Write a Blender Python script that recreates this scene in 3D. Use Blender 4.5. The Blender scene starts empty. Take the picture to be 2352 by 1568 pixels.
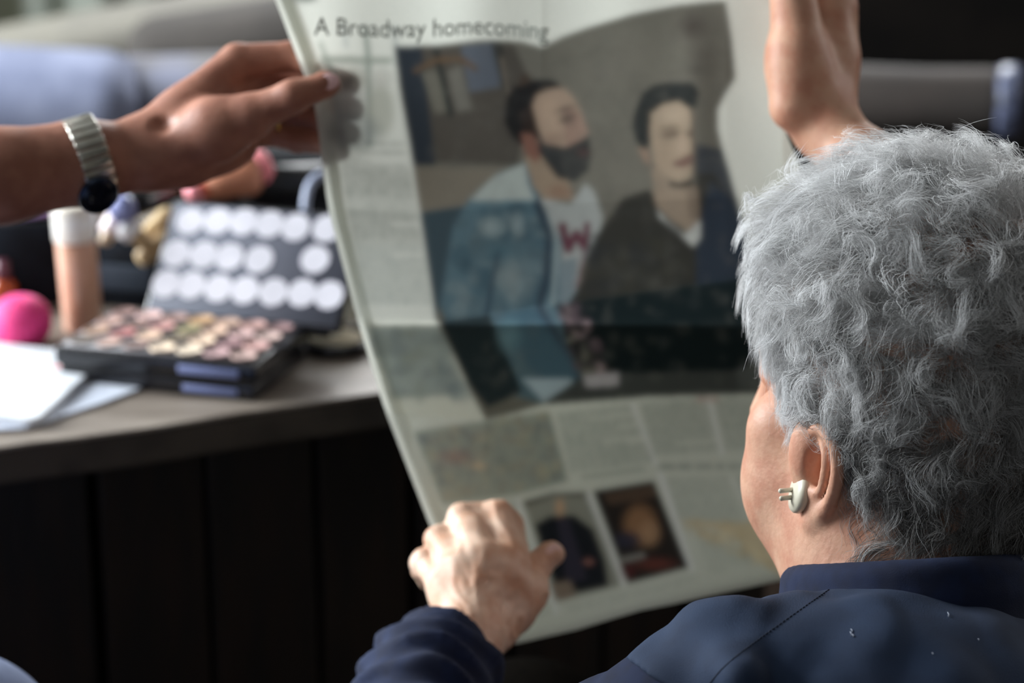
import bpy, bmesh, math, random
import numpy as np
from mathutils import Vector, Matrix

# ------------------------------------------------------------------ camera, light, exposure
scn = bpy.context.scene
F = 85/36*2352                       # focal length in pixels of the 2352 px wide frame
PIT = math.radians(18)
CAM = np.array([0.0, 0.0, 1.45])
FW = np.array([0, math.cos(PIT), -math.sin(PIT)])
UP = np.array([0, math.sin(PIT), math.cos(PIT)])
RT = np.array([1.0, 0, 0])
cam = bpy.data.cameras.new('camera'); co = bpy.data.objects.new('camera', cam)
scn.collection.objects.link(co); scn.camera = co
cam.lens = 85; cam.sensor_width = 36; cam.clip_start = 0.05; cam.clip_end = 60
co.location = CAM; co.rotation_euler = (math.radians(90)-PIT, 0, 0)
cam.dof.use_dof = True; cam.dof.focus_distance = 1.262; cam.dof.aperture_fstop = 5.6

world = bpy.data.worlds.new('sky'); scn.world = world; world.use_nodes = True
wb = world.node_tree.nodes['Background']; wb.inputs[0].default_value = (0.62, 0.78, 1.0, 1); wb.inputs[1].default_value = 0.3

def area(name, loc, target, sx, sy, power, col):
    l = bpy.data.lights.new(name, 'AREA'); l.shape = 'RECTANGLE'; l.size = sx; l.size_y = sy
    l.energy = power; l.color = col
    o = bpy.data.objects.new(name, l); scn.collection.objects.link(o); o.location = loc
    o.rotation_euler = (Vector(target)-Vector(loc)).to_track_quat('-Z', 'Y').to_euler()
    return o
area('daylight_left_window', (-2.9, 2.3, 1.95), (0.1, 1.45, 0.95), 2.4, 1.4, 350, (0.90, 0.96, 1.0))
area('daylight_back_window', (-0.3, 5.0, 2.15), (0.05, 1.4, 0.95), 2.8, 0.9, 262, (0.95, 0.98, 1.0))
area('daylight_right_window', (2.9, 2.8, 2.0), (0.3, 1.4, 1.0), 1.6, 1.2, 22, (1.0, 0.96, 0.92))
area('added_front_fill', (-1.5, -2.4, 1.9), (0.0, 1.5, 0.95), 2.0, 1.3, 6, (0.93, 0.97, 1.0))  # unseen fill added behind the camera to brighten the page front
vs = scn.view_settings
vs.view_transform = 'Standard'; vs.look = 'None'; vs.gamma = 1.0; vs.use_curve_mapping = False
vs.exposure = 0.0

# ------------------------------------------------------------------ helpers
rng = np.random.default_rng(7); random.seed(7)
def P(x, y, d):
    return CAM + d*(FW + RT*(x-1176)/F - UP*(y-784)/F)
def T(x, y, z=0.78):
    r = FW + RT*(x-1176)/F - UP*(y-784)/F
    return CAM + r*(z-CAM[2])/r[2]
def lin(c):
    c = np.asarray(c, float)/255.0
    return np.where(c <= 0.04045, c/12.92, ((c+0.055)/1.055)**2.4)
def col4(c): return tuple(float(v) for v in lin(c)) + (1.0,)
MATS = {}
def mat(name, c, rough=0.6, metal=0.0, c2=None, ns=20, bump=0.0, bs=60, sss=0.0, sheen=0.0, spec=0.5, coat=0.0, lo=0.4, hi=0.6, trans=0.0, stretch=None):
    if name in MATS: return MATS[name]
    m = bpy.data.materials.new(name); m.use_nodes = True
    nt = m.node_tree; b = nt.nodes['Principled BSDF']
    b.inputs['Roughness'].default_value = rough; b.inputs['Metallic'].default_value = metal
    b.inputs['Specular IOR Level'].default_value = spec; b.inputs['Coat Weight'].default_value = coat
    b.inputs['Sheen Weight'].default_value = sheen; b.inputs['Transmission Weight'].default_value = trans
    if sss:
        b.inputs['Subsurface Weight'].default_value = sss
        b.inputs['Subsurface Radius'].default_value = (0.9, 0.35, 0.2); b.inputs['Subsurface Scale'].default_value = 0.006
    tc = nt.nodes.new('ShaderNodeTexCoord'); mp = nt.nodes.new('ShaderNodeMapping')
    nt.links.new(tc.outputs['Object'], mp.inputs[0])
    if stretch: mp.inputs['Scale'].default_value = stretch
    n = nt.nodes.new('ShaderNodeTexNoise'); n.inputs['Scale'].default_value = ns; n.inputs['Detail'].default_value = 5
    nt.links.new(mp.outputs[0], n.inputs['Vector'])
    r = nt.nodes.new('ShaderNodeValToRGB'); r.color_ramp.elements[0].position = lo; r.color_ramp.elements[1].position = hi
    r.color_ramp.elements[0].color = col4(c); r.color_ramp.elements[1].color = col4(c2 if c2 is not None else [min(255, v*1.08) for v in c])
    nt.links.new(n.outputs[0], r.inputs[0]); nt.links.new(r.outputs[0], b.inputs['Base Color'])
    if bump:
        n2 = nt.nodes.new('ShaderNodeTexNoise'); n2.inputs['Scale'].default_value = bs; n2.inputs['Detail'].default_value = 4
        nt.links.new(mp.outputs[0], n2.inputs['Vector'])
        bm = nt.nodes.new('ShaderNodeBump'); bm.inputs['Strength'].default_value = bump; bm.inputs['Distance'].default_value = 0.002
        nt.links.new(n2.outputs[0], bm.inputs['Height']); nt.links.new(bm.outputs[0], b.inputs['Normal'])
    MATS[name] = m
    return m

COL = scn.collection
def mk(name, V, Fc, m, parent=None, smooth=True, quads=True, attr=None):
    """one mesh object; V in world coordinates"""
    V = np.asarray(V, np.float64)
    if parent is None: org = np.array([V[:, 0].mean(), V[:, 1].mean(), V[:, 2].min()])
    else: org = np.array(parent['_o'])
    me = bpy.data.meshes.new(name)
    if isinstance(Fc, np.ndarray):
        nf, k = Fc.shape
        me.vertices.add(len(V)); me.vertices.foreach_set('co', (V-org).astype(np.float32).ravel())
        me.loops.add(nf*k); me.loops.foreach_set('vertex_index', Fc.astype(np.int32).ravel())
        me.polygons.add(nf); me.polygons.foreach_set('loop_start', np.arange(nf, dtype=np.int32)*k)
        me.update(calc_edges=True)
    else:
        me.from_pydata((V-org).tolist(), [], [list(map(int, f)) for f in Fc]); me.update()
    me.validate()
    if smooth: me.polygons.foreach_set('use_smooth', np.ones(len(me.polygons), bool))
    if m is not None: me.materials.append(m)
    if attr is not None:
        for an, av in attr.items():
            if av.ndim == 1:
                a = me.attributes.new(an, 'FLOAT', 'POINT'); a.data.foreach_set('value', av.astype(np.float32))
            else:
                a = me.attributes.new(an, 'FLOAT_COLOR', 'POINT')
                a.data.foreach_set('color', np.concatenate([av, np.ones((len(av), 1))], 1).astype(np.float32).ravel())
    o = bpy.data.objects.new(name, me); COL.objects.link(o)
    if parent is None:
        o.location = org; o['_o'] = [float(v) for v in org]
    else:
        o.parent = parent; o['_o'] = [float(v) for v in org]
    return o
def thing(name, label, cat, loc, group=None):
    o = bpy.data.objects.new(name, None); COL.objects.link(o); o.location = loc; o.empty_display_size = 0.05
    o['_o'] = [float(v) for v in loc]; o['label'] = label; o['category'] = cat
    if group: o['group'] = group
    return o
def tag(o, label, cat, group=None):
    o['label'] = label; o['category'] = cat
    if group: o['group'] = group
    return o
def struct(o): o['kind'] = 'structure'; return o
def frame(z, x=(1, 0, 0)):
    z = np.asarray(z, float); z = z/np.linalg.norm(z); x = np.asarray(x, float); x = x-z*(x@z)
    if np.linalg.norm(x) < 1e-5: x = np.array([0, 1, 0.0]); x = x-z*(x@z)
    x = x/np.linalg.norm(x); return np.stack([x, np.cross(z, x), z], 1)
def rotz(a): a = math.radians(a); return np.array([[math.cos(a), -math.sin(a), 0], [math.sin(a), math.cos(a), 0], [0, 0, 1]])
def rotx(a): a = math.radians(a); return np.array([[1, 0, 0], [0, math.cos(a), -math.sin(a)], [0, math.sin(a), math.cos(a)]])
def rbox(sx, sy, sz, bev=0.003, seg=2, M=None, o=(0, 0, 0)):
    """bevelled box, base at z=0"""
    bm = bmesh.new(); bmesh.ops.create_cube(bm, size=1)
    for v in bm.verts: v.co = Vector((v.co.x*sx, v.co.y*sy, (v.co.z+0.5)*sz))
    if bev: bmesh.ops.bevel(bm, geom=bm.edges[:], offset=bev, segments=seg, affect='EDGES', profile=0.5)
    V = np.array([v.co[:] for v in bm.verts]); Fc = [[v.index for v in f.verts] for f in bm.faces]; bm.free()
    if M is not None: V = V@M.T
    return V+np.asarray(o), Fc
def lathe(prof, n=40, M=None, o=(0, 0, 0), sx=1, sy=1):
    V = []; Fc = []
    for r, z in prof:
        for i in range(n):
            a = 2*math.pi*i/n; V.append((r*math.cos(a)*sx, r*math.sin(a)*sy, z))
    for j in range(len(prof)-1):
        for i in range(n):
            Fc.append((j*n+i, j*n+(i+1) % n, (j+1)*n+(i+1) % n, (j+1)*n+i))
    Fc.append(tuple(range(n))[::-1]); Fc.append(tuple(range((len(prof)-1)*n, len(prof)*n)))
    V = np.array(V)
    if M is not None: V = V@M.T
    return V+np.asarray(o), Fc
def tube(pts, rad, n=12):
    pts = np.asarray(pts, float); rad = np.broadcast_to(rad, len(pts)); V = []; Fc = []; x = (0.3, 0.2, 1)
    for i, p in enumerate(pts):
        d = pts[min(i+1, len(pts)-1)]-pts[max(i-1, 0)]; M = frame(d, x); x = M[:, 0]
        for k in range(n):
            a = 2*math.pi*k/n; V.append(p+rad[i]*(M[:, 0]*math.cos(a)+M[:, 1]*math.sin(a)))
    for j in range(len(pts)-1):
        for i in range(n): Fc.append((j*n+i, j*n+(i+1) % n, (j+1)*n+(i+1) % n, (j+1)*n+i))
    Fc.append(tuple(range(n))[::-1]); Fc.append(tuple(range((len(pts)-1)*n, len(pts)*n)))
    return np.array(V), Fc
def spline(pts, n):
    pts = np.asarray(pts, float); out = []; q = np.vstack([2*pts[0]-pts[1], pts, 2*pts[-1]-pts[-2]])
    for i in range(1, len(q)-2):
        for t in np.linspace(0, 1, n, endpoint=(i == len(q)-3)):
            a, b, c, d = q[i-1], q[i], q[i+1], q[i+2]
            out.append(0.5*((2*b)+(c-a)*t+(2*a-5*b+4*c-d)*t*t+(3*b-a-3*c+d)*t**3))
    return np.array(out)
def joinm(parts):
    V = []; Fc = []; k = 0
    for v, f in parts:
        V.append(np.asarray(v)); Fc += [tuple(int(i)+k for i in q) for q in f]; k += len(v)
    return np.vstack(V), Fc

# ------------------------------------------------------------------ signed distance modelling (smooth unions meshed as one surface)
def smin(a, b, k):
    h = np.clip(0.5+0.5*(b-a)/k, 0, 1); return b+(a-b)*h-k*h*(1-h)
class Field:
    def __init__(s, lo, hi, h):
        s.lo = np.asarray(lo, float); s.h = h; s.n = np.ceil((np.asarray(hi)-s.lo)/h).astype(int)+1
        s.f = np.full(s.n, 9.0, np.float32); s.ax = [s.lo[i]+h*np.arange(s.n[i]) for i in range(3)]
    def reg(s, lo, hi):
        a = np.clip(np.floor((np.asarray(lo)-s.lo)/s.h).astype(int), 0, s.n); b = np.clip(np.ceil((np.asarray(hi)-s.lo)/s.h).astype(int)+1, 0, s.n)
        sl = tuple(slice(a[i], b[i]) for i in range(3))
        X, Y, Z = np.meshgrid(s.ax[0][sl[0]], s.ax[1][sl[1]], s.ax[2][sl[2]], indexing='ij')
        return sl, X, Y, Z
    def put(s, sl, d, k, sub):
        if d.size == 0: return
        if sub: s.f[sl] = -smin(-s.f[sl], d.astype(np.float32), k)
        else: s.f[sl] = smin(s.f[sl], d.astype(np.float32), k)
    def cap(s, a, b, ra, rb, k=0.004, sub=False):
        a = np.asarray(a, float); b = np.asarray(b, float); m = max(ra, rb)+k+3*s.h+0.004
        sl, X, Y, Z = s.reg(np.minimum(a, b)-m, np.maximum(a, b)+m)
        ab = b-a; L = ab@ab+1e-12
        t = np.clip(((X-a[0])*ab[0]+(Y-a[1])*ab[1]+(Z-a[2])*ab[2])/L, 0, 1)
        d = np.sqrt((X-a[0]-t*ab[0])**2+(Y-a[1]-t*ab[1])**2+(Z-a[2]-t*ab[2])**2)-(ra+(rb-ra)*t)
        s.put(sl, d, k, sub)
    def ell(s, c, r, k=0.01, M=None, sub=False):
        c = np.asarray(c, float); r = np.asarray(r, float); m = r.max()+k+3*s.h+0.004
        sl, X, Y, Z = s.reg(c-m, c+m); X = X-c[0]; Y = Y-c[1]; Z = Z-c[2]
        if M is not None:
            X, Y, Z = (X*M[0, 0]+Y*M[1, 0]+Z*M[2, 0]), (X*M[0, 1]+Y*M[1, 1]+Z*M[2, 1]), (X*M[0, 2]+Y*M[1, 2]+Z*M[2, 2])
        k0 = np.sqrt((X/r[0])**2+(Y/r[1])**2+(Z/r[2])**2); k1 = np.sqrt((X/r[0]**2)**2+(Y/r[1]**2)**2+(Z/r[2]**2)**2)+1e-9
        s.put(sl, k0*(k0-1)/k1, k, sub)
    def chain(s, pts, rad, k=0.004, sub=False):
        for i in range(len(pts)-1): s.cap(pts[i], pts[i+1], rad[i], rad[i+1], k, sub)
    def cut(s, p, n, lo, hi, k=0.002):
        n = np.asarray(n, float); n = n/np.linalg.norm(n); sl, X, Y, Z = s.reg(lo, hi)
        d = (X-p[0])*n[0]+(Y-p[1])*n[1]+(Z-p[2])*n[2]
        s.f[sl] = -smin(-s.f[sl], -d.astype(np.float32), k)
    def mesh(s):
        f = s.f; S = f < 0; nx, ny, nz = f.shape
        c = np.zeros((nx-1, ny-1, nz-1), np.uint8)
        for i in (0, 1):
            for j in (0, 1):
                for k in (0, 1): c += S[i:nx-1+i, j:ny-1+j, k:nz-1+k]
        I, J, K = np.nonzero((c > 0) & (c < 8)); idx = np.full(c.shape, -1, np.int64); idx[I, J, K] = np.arange(len(I))
        acc = np.zeros((len(I), 3)); cnt = np.zeros(len(I))
        cor = [(0, 0, 0), (1, 0, 0), (0, 1, 0), (1, 1, 0), (0, 0, 1), (1, 0, 1), (0, 1, 1), (1, 1, 1)]
        for a in range(8):
            for b in range(a+1, 8):
                A, B = np.array(cor[a]), np.array(cor[b])
                if np.abs(A-B).sum() != 1: continue
                va = f[I+A[0], J+A[1], K+A[2]]; vb = f[I+B[0], J+B[1], K+B[2]]; x = (va < 0) != (vb < 0)
                t = np.where(x, va/np.where(x, va-vb, 1), 0)[:, None]
                acc += np.where(x[:, None], A+t*(B-A), 0); cnt += x
        V = s.lo+s.h*(np.stack([I, J, K], 1)+acc/np.maximum(cnt, 1)[:, None])
        out = []
        for ax in range(3):
            o1, o2 = [(1, 2), (2, 0), (0, 1)][ax]
            sa = [slice(0, None)]*3; sb = [slice(0, None)]*3; sa[ax] = slice(0, -1); sb[ax] = slice(1, None)
            D = S[tuple(sa)] != S[tuple(sb)]; E = np.stack(np.nonzero(D), 1)
            ok = (E[:, o1] > 0) & (E[:, o2] > 0) & (E[:, o1] < f.shape[o1]-1) & (E[:, o2] < f.shape[o2]-1); E = E[ok]
            ins = S[E[:, 0], E[:, 1], E[:, 2]]
            def g(d1, d2):
                q = E.copy(); q[:, o1] -= d1; q[:, o2] -= d2; return idx[q[:, 0], q[:, 1], q[:, 2]]
            Q = np.stack([g(1, 1), g(0, 1), g(0, 0), g(1, 0)], 1); Q[~ins] = Q[~ins][:, ::-1]; out.append(Q)
        Q = np.vstack(out); Q = Q[(Q >= 0).all(1)]
        return V, Q
def vnorm(V, Q):
    n = np.cross(V[Q[:, 2]]-V[Q[:, 0]], V[Q[:, 3]]-V[Q[:, 1]]); N = np.zeros_like(V)
    for i in range(4):
        for a in range(3): N[:, a] += np.bincount(Q[:, i], n[:, a], len(V))
    return N/(np.linalg.norm(N, axis=1, keepdims=True)+1e-12)
def relax(V, Q, it=2, w=0.5):
    e = np.vstack([Q[:, [0, 1]], Q[:, [1, 2]], Q[:, [2, 3]], Q[:, [3, 0]]])
    for _ in range(it):
        A = np.zeros_like(V); c = np.bincount(e[:, 0], minlength=len(V))+np.bincount(e[:, 1], minlength=len(V))
        for a in range(3): A[:, a] = np.bincount(e[:, 0], V[e[:, 1], a], len(V))+np.bincount(e[:, 1], V[e[:, 0], a], len(V))
        V = V*(1-w)+w*A/np.maximum(c, 1)[:, None]
    return V
_ph = rng.uniform(0, 6.28, (3, 8, 3)); _fr = rng.normal(0, 1, (3, 8, 3)); _fr /= np.linalg.norm(_fr, axis=2, keepdims=True)
def wob(Pn, lam, ch=0):
    """smooth pseudo noise in about -1..1, wavelength lam"""
    out = np.zeros(len(Pn))
    for i in range(8): out += np.sin((Pn@_fr[ch, i])*6.283/(lam*(0.7+0.09*i))+_ph[ch, i, 0])
    return out/2.8
def joinq(ms):
    V = []; Q = []; k = 0
    for v, q in ms: V.append(v); Q.append(q+k); k += len(v)
    return np.vstack(V), np.vstack(Q)
# ------------------------------------------------------------------ the room
m_wall = mat('wall_paint', (96, 92, 86), 0.85, ns=3)
m_wall_d = mat('dark_panelling', (16, 15, 14), 0.9, spec=0.1, c2=(10, 9, 9), ns=4, stretch=(6, 1, 1))
m_floor = mat('dark_floor_wood', (46, 34, 26), 0.5, c2=(30, 22, 17), ns=6, stretch=(1, 8, 1))
m_ceil = mat('ceiling_paint', (128, 127, 124), 0.9)
m_frame = mat('window_frame_paint', (205, 205, 200), 0.5)
def boxat(x0, x1, y0, y1, z0, z1):
    V = [(x, y, z) for x in (x0, x1) for y in (y0, y1) for z in (z0, z1)]
    return np.array(V, float), [(0, 1, 3, 2), (4, 6, 7, 5), (0, 4, 5, 1), (2, 3, 7, 6), (0, 2, 6, 4), (1, 5, 7, 3)]
struct(mk('floor', *boxat(-3.1, 3.1, -2.6, 5.3, -0.1, 0), m_floor, smooth=False))
struct(mk('ceiling', *boxat(-3.1, 3.1, -2.6, 5.3, 2.75, 2.85), m_ceil, smooth=False))
def wall_hole(axis, c0, c1, a0, a1, h):
    """wall slab from c0 to c1 on its thin axis, spanning a0..a1, with one opening h=(b0,b1,z0,z1)"""
    ps = []
    for u0, u1, z0, z1 in [(a0, h[0], 0, 2.75), (h[1], a1, 0, 2.75), (h[0], h[1], 0, h[2]), (h[0], h[1], h[3], 2.75)]:
        ps.append(boxat(c0, c1, u0, u1, z0, z1) if axis == 'x' else boxat(u0, u1, c0, c1, z0, z1))
    return joinm(ps)
struct(mk('wall_left', *wall_hole('x', -3.1, -3.0, -2.6, 5.3, (1.1, 3.5, 1.2, 2.6)), m_wall, smooth=False))
struct(mk('wall_right', *wall_hole('x', 3.0, 3.1, -2.6, 5.3, (2.0, 3.6, 1.3, 2.5)), m_wall_d, smooth=False))
struct(mk('wall_back', *wall_hole('y', 5.2, 5.3, -3.0, 3.0, (-1.7, 1.1, 1.7, 2.6)), m_wall_d, smooth=False))
struct(mk('wall_front', *wall_hole('y', -2.6, -2.5, -3.0, 3.0, (-2.5, -0.5, 1.2, 2.6)), m_wall, smooth=False))
def window(name, axis, c, b0, b1, z0, z1):
    ps = []; t = 0.05
    segs = [(b0, b1, z0, z0+t), (b0, b1, z1-t, z1), (b0, b0+t, z0+t, z1-t), (b1-t, b1, z0+t, z1-t), ((b0+b1)/2-t/2, (b0+b1)/2+t/2, z0+t, z1-t)]
    for u0, u1, w0, w1 in segs:
        ps.append(boxat(c-0.03, c+0.03, u0, u1, w0, w1) if axis == 'x' else boxat(u0, u1, c-0.03, c+0.03, w0, w1))
    struct(mk(name, *joinm(ps), m_frame, smooth=False))
window('window_1', 'x', -3.05, 1.1, 3.5, 1.2, 2.6)
window('window_2', 'x', 3.05, 2.0, 3.6, 1.3, 2.5)
window('window_3', 'y', 5.25, -1.7, 1.1, 1.7, 2.6)
window('added_front_window', 'y', -2.55, -2.5, -0.5, 1.2, 2.6)  # unseen opening added to go with the front fill light

# pale curtain hanging behind the sofa, left
xs = np.linspace(-2.9, -0.18, 260); V = []
for z in np.linspace(0.03, 2.6, 6):
    for x in xs: V.append((x, 4.75+0.04*math.sin(x*26)+0.02*math.sin(x*57+1), z))
nx = len(xs); Fc = [(j*nx+i, j*nx+i+1, (j+1)*nx+i+1, (j+1)*nx+i) for j in range(5) for i in range(nx-1)]
m_cur = mat('curtain_cloth', (140, 144, 134), 0.9, c2=(120, 118, 88), ns=2.2, stretch=(3, 1, 0.05), lo=0.5, hi=0.62)
o = tag(mk('curtain', V, Fc, m_cur), 'pale grey green curtain hanging in vertical folds behind the sofa', 'curtain')
md = o.modifiers.new('thickness', 'SOLIDIFY'); md.thickness = 0.004

# sofa across the back
m_sofa = mat('taupe_sofa_cloth', (92, 85, 78), 0.85, c2=(76, 71, 66), ns=5, bump=0.2, bs=300)
m_sofa2 = mat('pale_taupe_cloth', (126, 122, 112), 0.9, c2=(112, 108, 102), ns=5, bump=0.2, bs=300)
s = thing('sofa', 'long taupe sofa standing in front of the pale curtain', 'sofa', (-1.0, 3.75, 0))
def cushion(name, c, size, rot, m, parent=None, bev=0.35):
    sx, sy, sz = size; V, Fc = rbox(sx, sy, sz, min(size)*bev, 5)
    V = np.array(V); V[:, 2] -= sz/2
    # plump the faces
    e = (1-(2*V[:, 0]/sx)**2).clip(0, 1)*(1-(2*V[:, 2]/sz)**2).clip(0, 1)
    return mk(name, V@np.asarray(rot).T+np.asarray(c), Fc, m, parent)
bm_ = rotz(0)
mk('base', *rbox(2.6, 0.85, 0.30, 0.03, 3, o=(-1.55, 3.72, 0.06)), m_sofa, s)
mk('backrest', *rbox(2.6, 0.24, 0.52, 0.09, 5, o=(-1.55, 4.10, 0.10)), m_sofa, s)
for x in (-2.2, -1.55, -0.9): cushion('seat_cushion', (x, 3.62, 0.44), (0.64, 0.62, 0.17), rotz(0), m_sofa, s)
mk('armrest', *rbox(0.24, 0.85, 0.64, 0.1, 5, o=(-0.37, 3.72, 0.06)), m_sofa, s)
for x, y in ((-2.8, 3.35), (-0.3, 3.35), (-2.8, 4.1), (-0.3, 4.1)): mk('foot', *rbox(0.06, 0.06, 0.07, 0.01, 2, o=(x, y, 0)), m_wall_d, s)

# cushions leaning on it
def ry(a): a = math.radians(a); return np.array([[math.cos(a), 0, math.sin(a)], [0, 1, 0], [-math.sin(a), 0, math.cos(a)]])
tag(cushion('cushion', P(300, 72, 3.97), (0.62, 0.12, 0.070), ry(-10)@rotx(14), m_sofa2, bev=0.42),
    'long pale beige bolster cushion sloping along the sofa back', 'cushion', 'cushions on the sofa')
tag(cushion('cushion', P(545, 95, 3.72), (0.34, 0.13, 0.105), ry(-9)@rotx(14), mat('dark_taupe_cloth', (70, 65, 61), 0.9, c2=(60, 56, 53), ns=9), bev=0.45), 'dark taupe cushion above the knuckles of the hand on the left', 'cushion', 'cushions on the sofa')
tag(cushion('cushion', P(400, 235, 3.35), (0.27, 0.15, 0.115), ry(-2)@rotx(12), mat('grey_cushion_cloth', (112, 114, 130), 0.9, c2=(104, 100, 98), ns=9, bump=0.2, bs=300), bev=0.45),
    'grey taupe cushion behind the wrist with the watch', 'cushion', 'cushions on the sofa')
tag(cushion('cushion', P(75, 228, 3.30), (0.30, 0.16, 0.125), ry(3)@rotx(12), mat('lavender_cushion_cloth', (112, 118, 142), 0.9, c2=(134, 140, 164), ns=10, bump=0.2, bs=300), bev=0.45),
    'lavender blue cushion at the left end of the sofa', 'cushion', 'cushions on the sofa')

# dark armchair on the right with a rolled arm
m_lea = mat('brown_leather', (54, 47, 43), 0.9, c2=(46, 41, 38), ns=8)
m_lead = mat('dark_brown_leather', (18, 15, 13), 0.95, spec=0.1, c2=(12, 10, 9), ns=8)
a = thing('armchair', 'dark brown armchair in the shadow behind the grey haired person', 'armchair', (0.62, 3.9, 0))
c = P(2130, 228, 3.45)
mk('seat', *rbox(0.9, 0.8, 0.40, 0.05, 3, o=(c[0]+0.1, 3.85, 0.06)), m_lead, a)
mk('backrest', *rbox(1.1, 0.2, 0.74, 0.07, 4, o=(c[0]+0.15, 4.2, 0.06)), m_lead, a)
pr = [(0.0, -0.150), (0.020, -0.152), (0.040, -0.146), (0.047, -0.12), (0.045, 0.0), (0.047, 0.085), (0.046, 0.105), (0.040, 0.112), (0.03, 0.108), (0.022, 0.07), (0.001, 0.068)]
Mx = frame((1, -0.22, 0.02))
mk('rolled_arm', *lathe(pr, 48, Mx, c), m_lea, a)
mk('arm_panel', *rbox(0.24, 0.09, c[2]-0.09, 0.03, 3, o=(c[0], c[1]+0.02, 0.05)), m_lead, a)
pr = [(0.036, 0.100), (0.048, 0.098), (0.052, 0.107), (0.052, 0.125), (0.046, 0.132), (0.036, 0.130), (0.030, 0.12)]
mk('end_trim', *lathe(pr, 48, Mx, c), mat('blue_grey_trim', (96, 102, 128), 0.4, c2=(50, 54, 70), ns=60), a)
for x in (-0.3, 0.5): mk('foot', *rbox(0.05, 0.05, 0.07, 0.008, 2, o=(c[0]+x, 3.6, 0)), m_wall_d, a)

# ------------------------------------------------------------------ the table
ZT = 0.78
e1 = np.array([math.cos(math.radians(24.6)), math.sin(math.radians(24.6)), 0]); e2 = np.array([-e1[1], e1[0], 0])
t0 = np.array([-0.255, 1.857, 0.0])
m_top = mat('weathered_tabletop_wood', (134, 124, 114), 0.5, c2=(86, 75, 67), ns=7, stretch=(1, 5, 1), bump=0.4, bs=25, lo=0.38, hi=0.66)
m_rim = mat('rough_table_edge_wood', (62, 54, 45), 0.7, c2=(38, 32, 26), ns=14, bump=0.8, bs=40)
m_plank = mat('dark_stained_plank', (34, 22, 13), 0.6, c2=(20, 13, 8), ns=7, stretch=(7, 7, 1), bump=0.5, bs=30)
tb = thing('table', 'dark wooden table with a pale worn top and planked base', 'table', (-0.4, 2.2, 0))
def outline(inset, n=40):
    pts = []
    for x in np.linspace(-0.95+inset, 0.72-inset, n):
        pts.append(t0+e1*x+e2*(0.055*(x/0.8)**2+inset+0.002*math.sin(x*31)))
    pts.append(t0+e1*(0.78-inset)+e2*(0.12+inset)); pts.append(t0+e1*(0.78-inset)+e2*(0.66-inset))
    pts.append(t0+e1*(-0.98+inset)+e2*(0.66-inset)); pts.append(t0+e1*(-1.0+inset)+e2*(0.14+inset))
    return np.array(pts)
def slab(name, out, z0, z1, m, parent, bev=0.003, m2=None):
    bm = bmesh.new(); vs_ = [bm.verts.new((p[0], p[1], z0)) for p in out]; f = bm.faces.new(vs_)
    if f.normal.z > 0: f.normal_flip()
    r = bmesh.ops.extrude_face_region(bm, geom=[f]); up = [v for v in r['geom'] if isinstance(v, bmesh.types.BMVert)]
    for v in up: v.co.z = z1
    bmesh.ops.recalc_face_normals(bm, faces=bm.faces[:])
    if bev:
        ed = [e for e in bm.edges if abs(e.verts[0].co.z-e.verts[1].co.z) < 1e-6]
        bmesh.ops.bevel(bm, geom=ed, offset=bev, segments=2, affect='EDGES', profile=0.5)
    V = np.array([v.co[:] for v in bm.verts]); Fc = [[v.index for v in f.verts] for f in bm.faces]; bm.free()
    o = mk(name, V, Fc, m, parent, smooth=False)
    return o
slab('tabletop', outline(0), ZT-0.004, ZT, m_top, tb, 0.0015)
slab('edge_board', outline(0.002), ZT-0.034, ZT-0.004, m_rim, tb, 0.004)
ps = outline(0.10, 16)[:16]
for i in range(15):
    a_, b_ = ps[i], ps[i+1]; d = b_-a_; L = np.linalg.norm(d); M = frame((0, 0, 1), d); g = (0.004, 0.012, 0.006)[i % 3]
    mk('plank', *rbox(L-g, 0.022, ZT-0.034, 0.002, 1, M, (a_+b_)/2+e2*(0.0, 0.006, 0.002)[i % 3]), m_plank, tb, smooth=False)
mk('added_backing_board', *rbox(1.5, 0.012, ZT-0.034, 0, 1, frame((0, 0, 1), e1), t0+e1*(-0.12)+e2*0.24), m_plank, tb, smooth=False)  # added to keep light from showing through the plank gaps
for x in (-0.85, 0.6):
    mk('leg', *rbox(0.07, 0.07, ZT-0.034, 0.004, 1, frame((0, 0, 1), e1), t0+e1*x+e2*0.56), m_plank, tb, smooth=False)

# ------------------------------------------------------------------ things on the table
m_blk = mat('glossy_black_plastic', (16, 17, 22), 0.22, coat=0.3)
m_blkm = mat('matte_black_plastic', (16, 17, 21), 0.7, spec=0.3)
m_white = mat('white_plastic', (236, 238, 240), 0.35)
# foundation bottle
b0 = T(192, 757)
bt = thing('foundation_bottle', 'slim beige foundation bottle with a clear white cap', 'bottle', b0)
L_ = frame((-0.03, 0.0, 1))
mk('body', *lathe([(0.0150, 0), (0.0172, 0.0015), (0.0178, 0.004), (0.0182, 0.082), (0.0175, 0.084), (0.012, 0.085)], 48, L_, b0), mat('beige_foundation', (196, 148, 122), 0.3, c2=(206, 160, 136), ns=30, coat=0.4), bt)
mk('cap', *lathe([(0.0182, 0.0852), (0.0192, 0.0855), (0.0196, 0.088), (0.0196, 0.114), (0.019, 0.117), (0.016, 0.1182), (0.002, 0.1182)], 48, L_, b0), mat('frosted_cap', (232, 232, 230), 0.25, c2=(214, 204, 190), ns=40, coat=0.3), bt)
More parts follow.
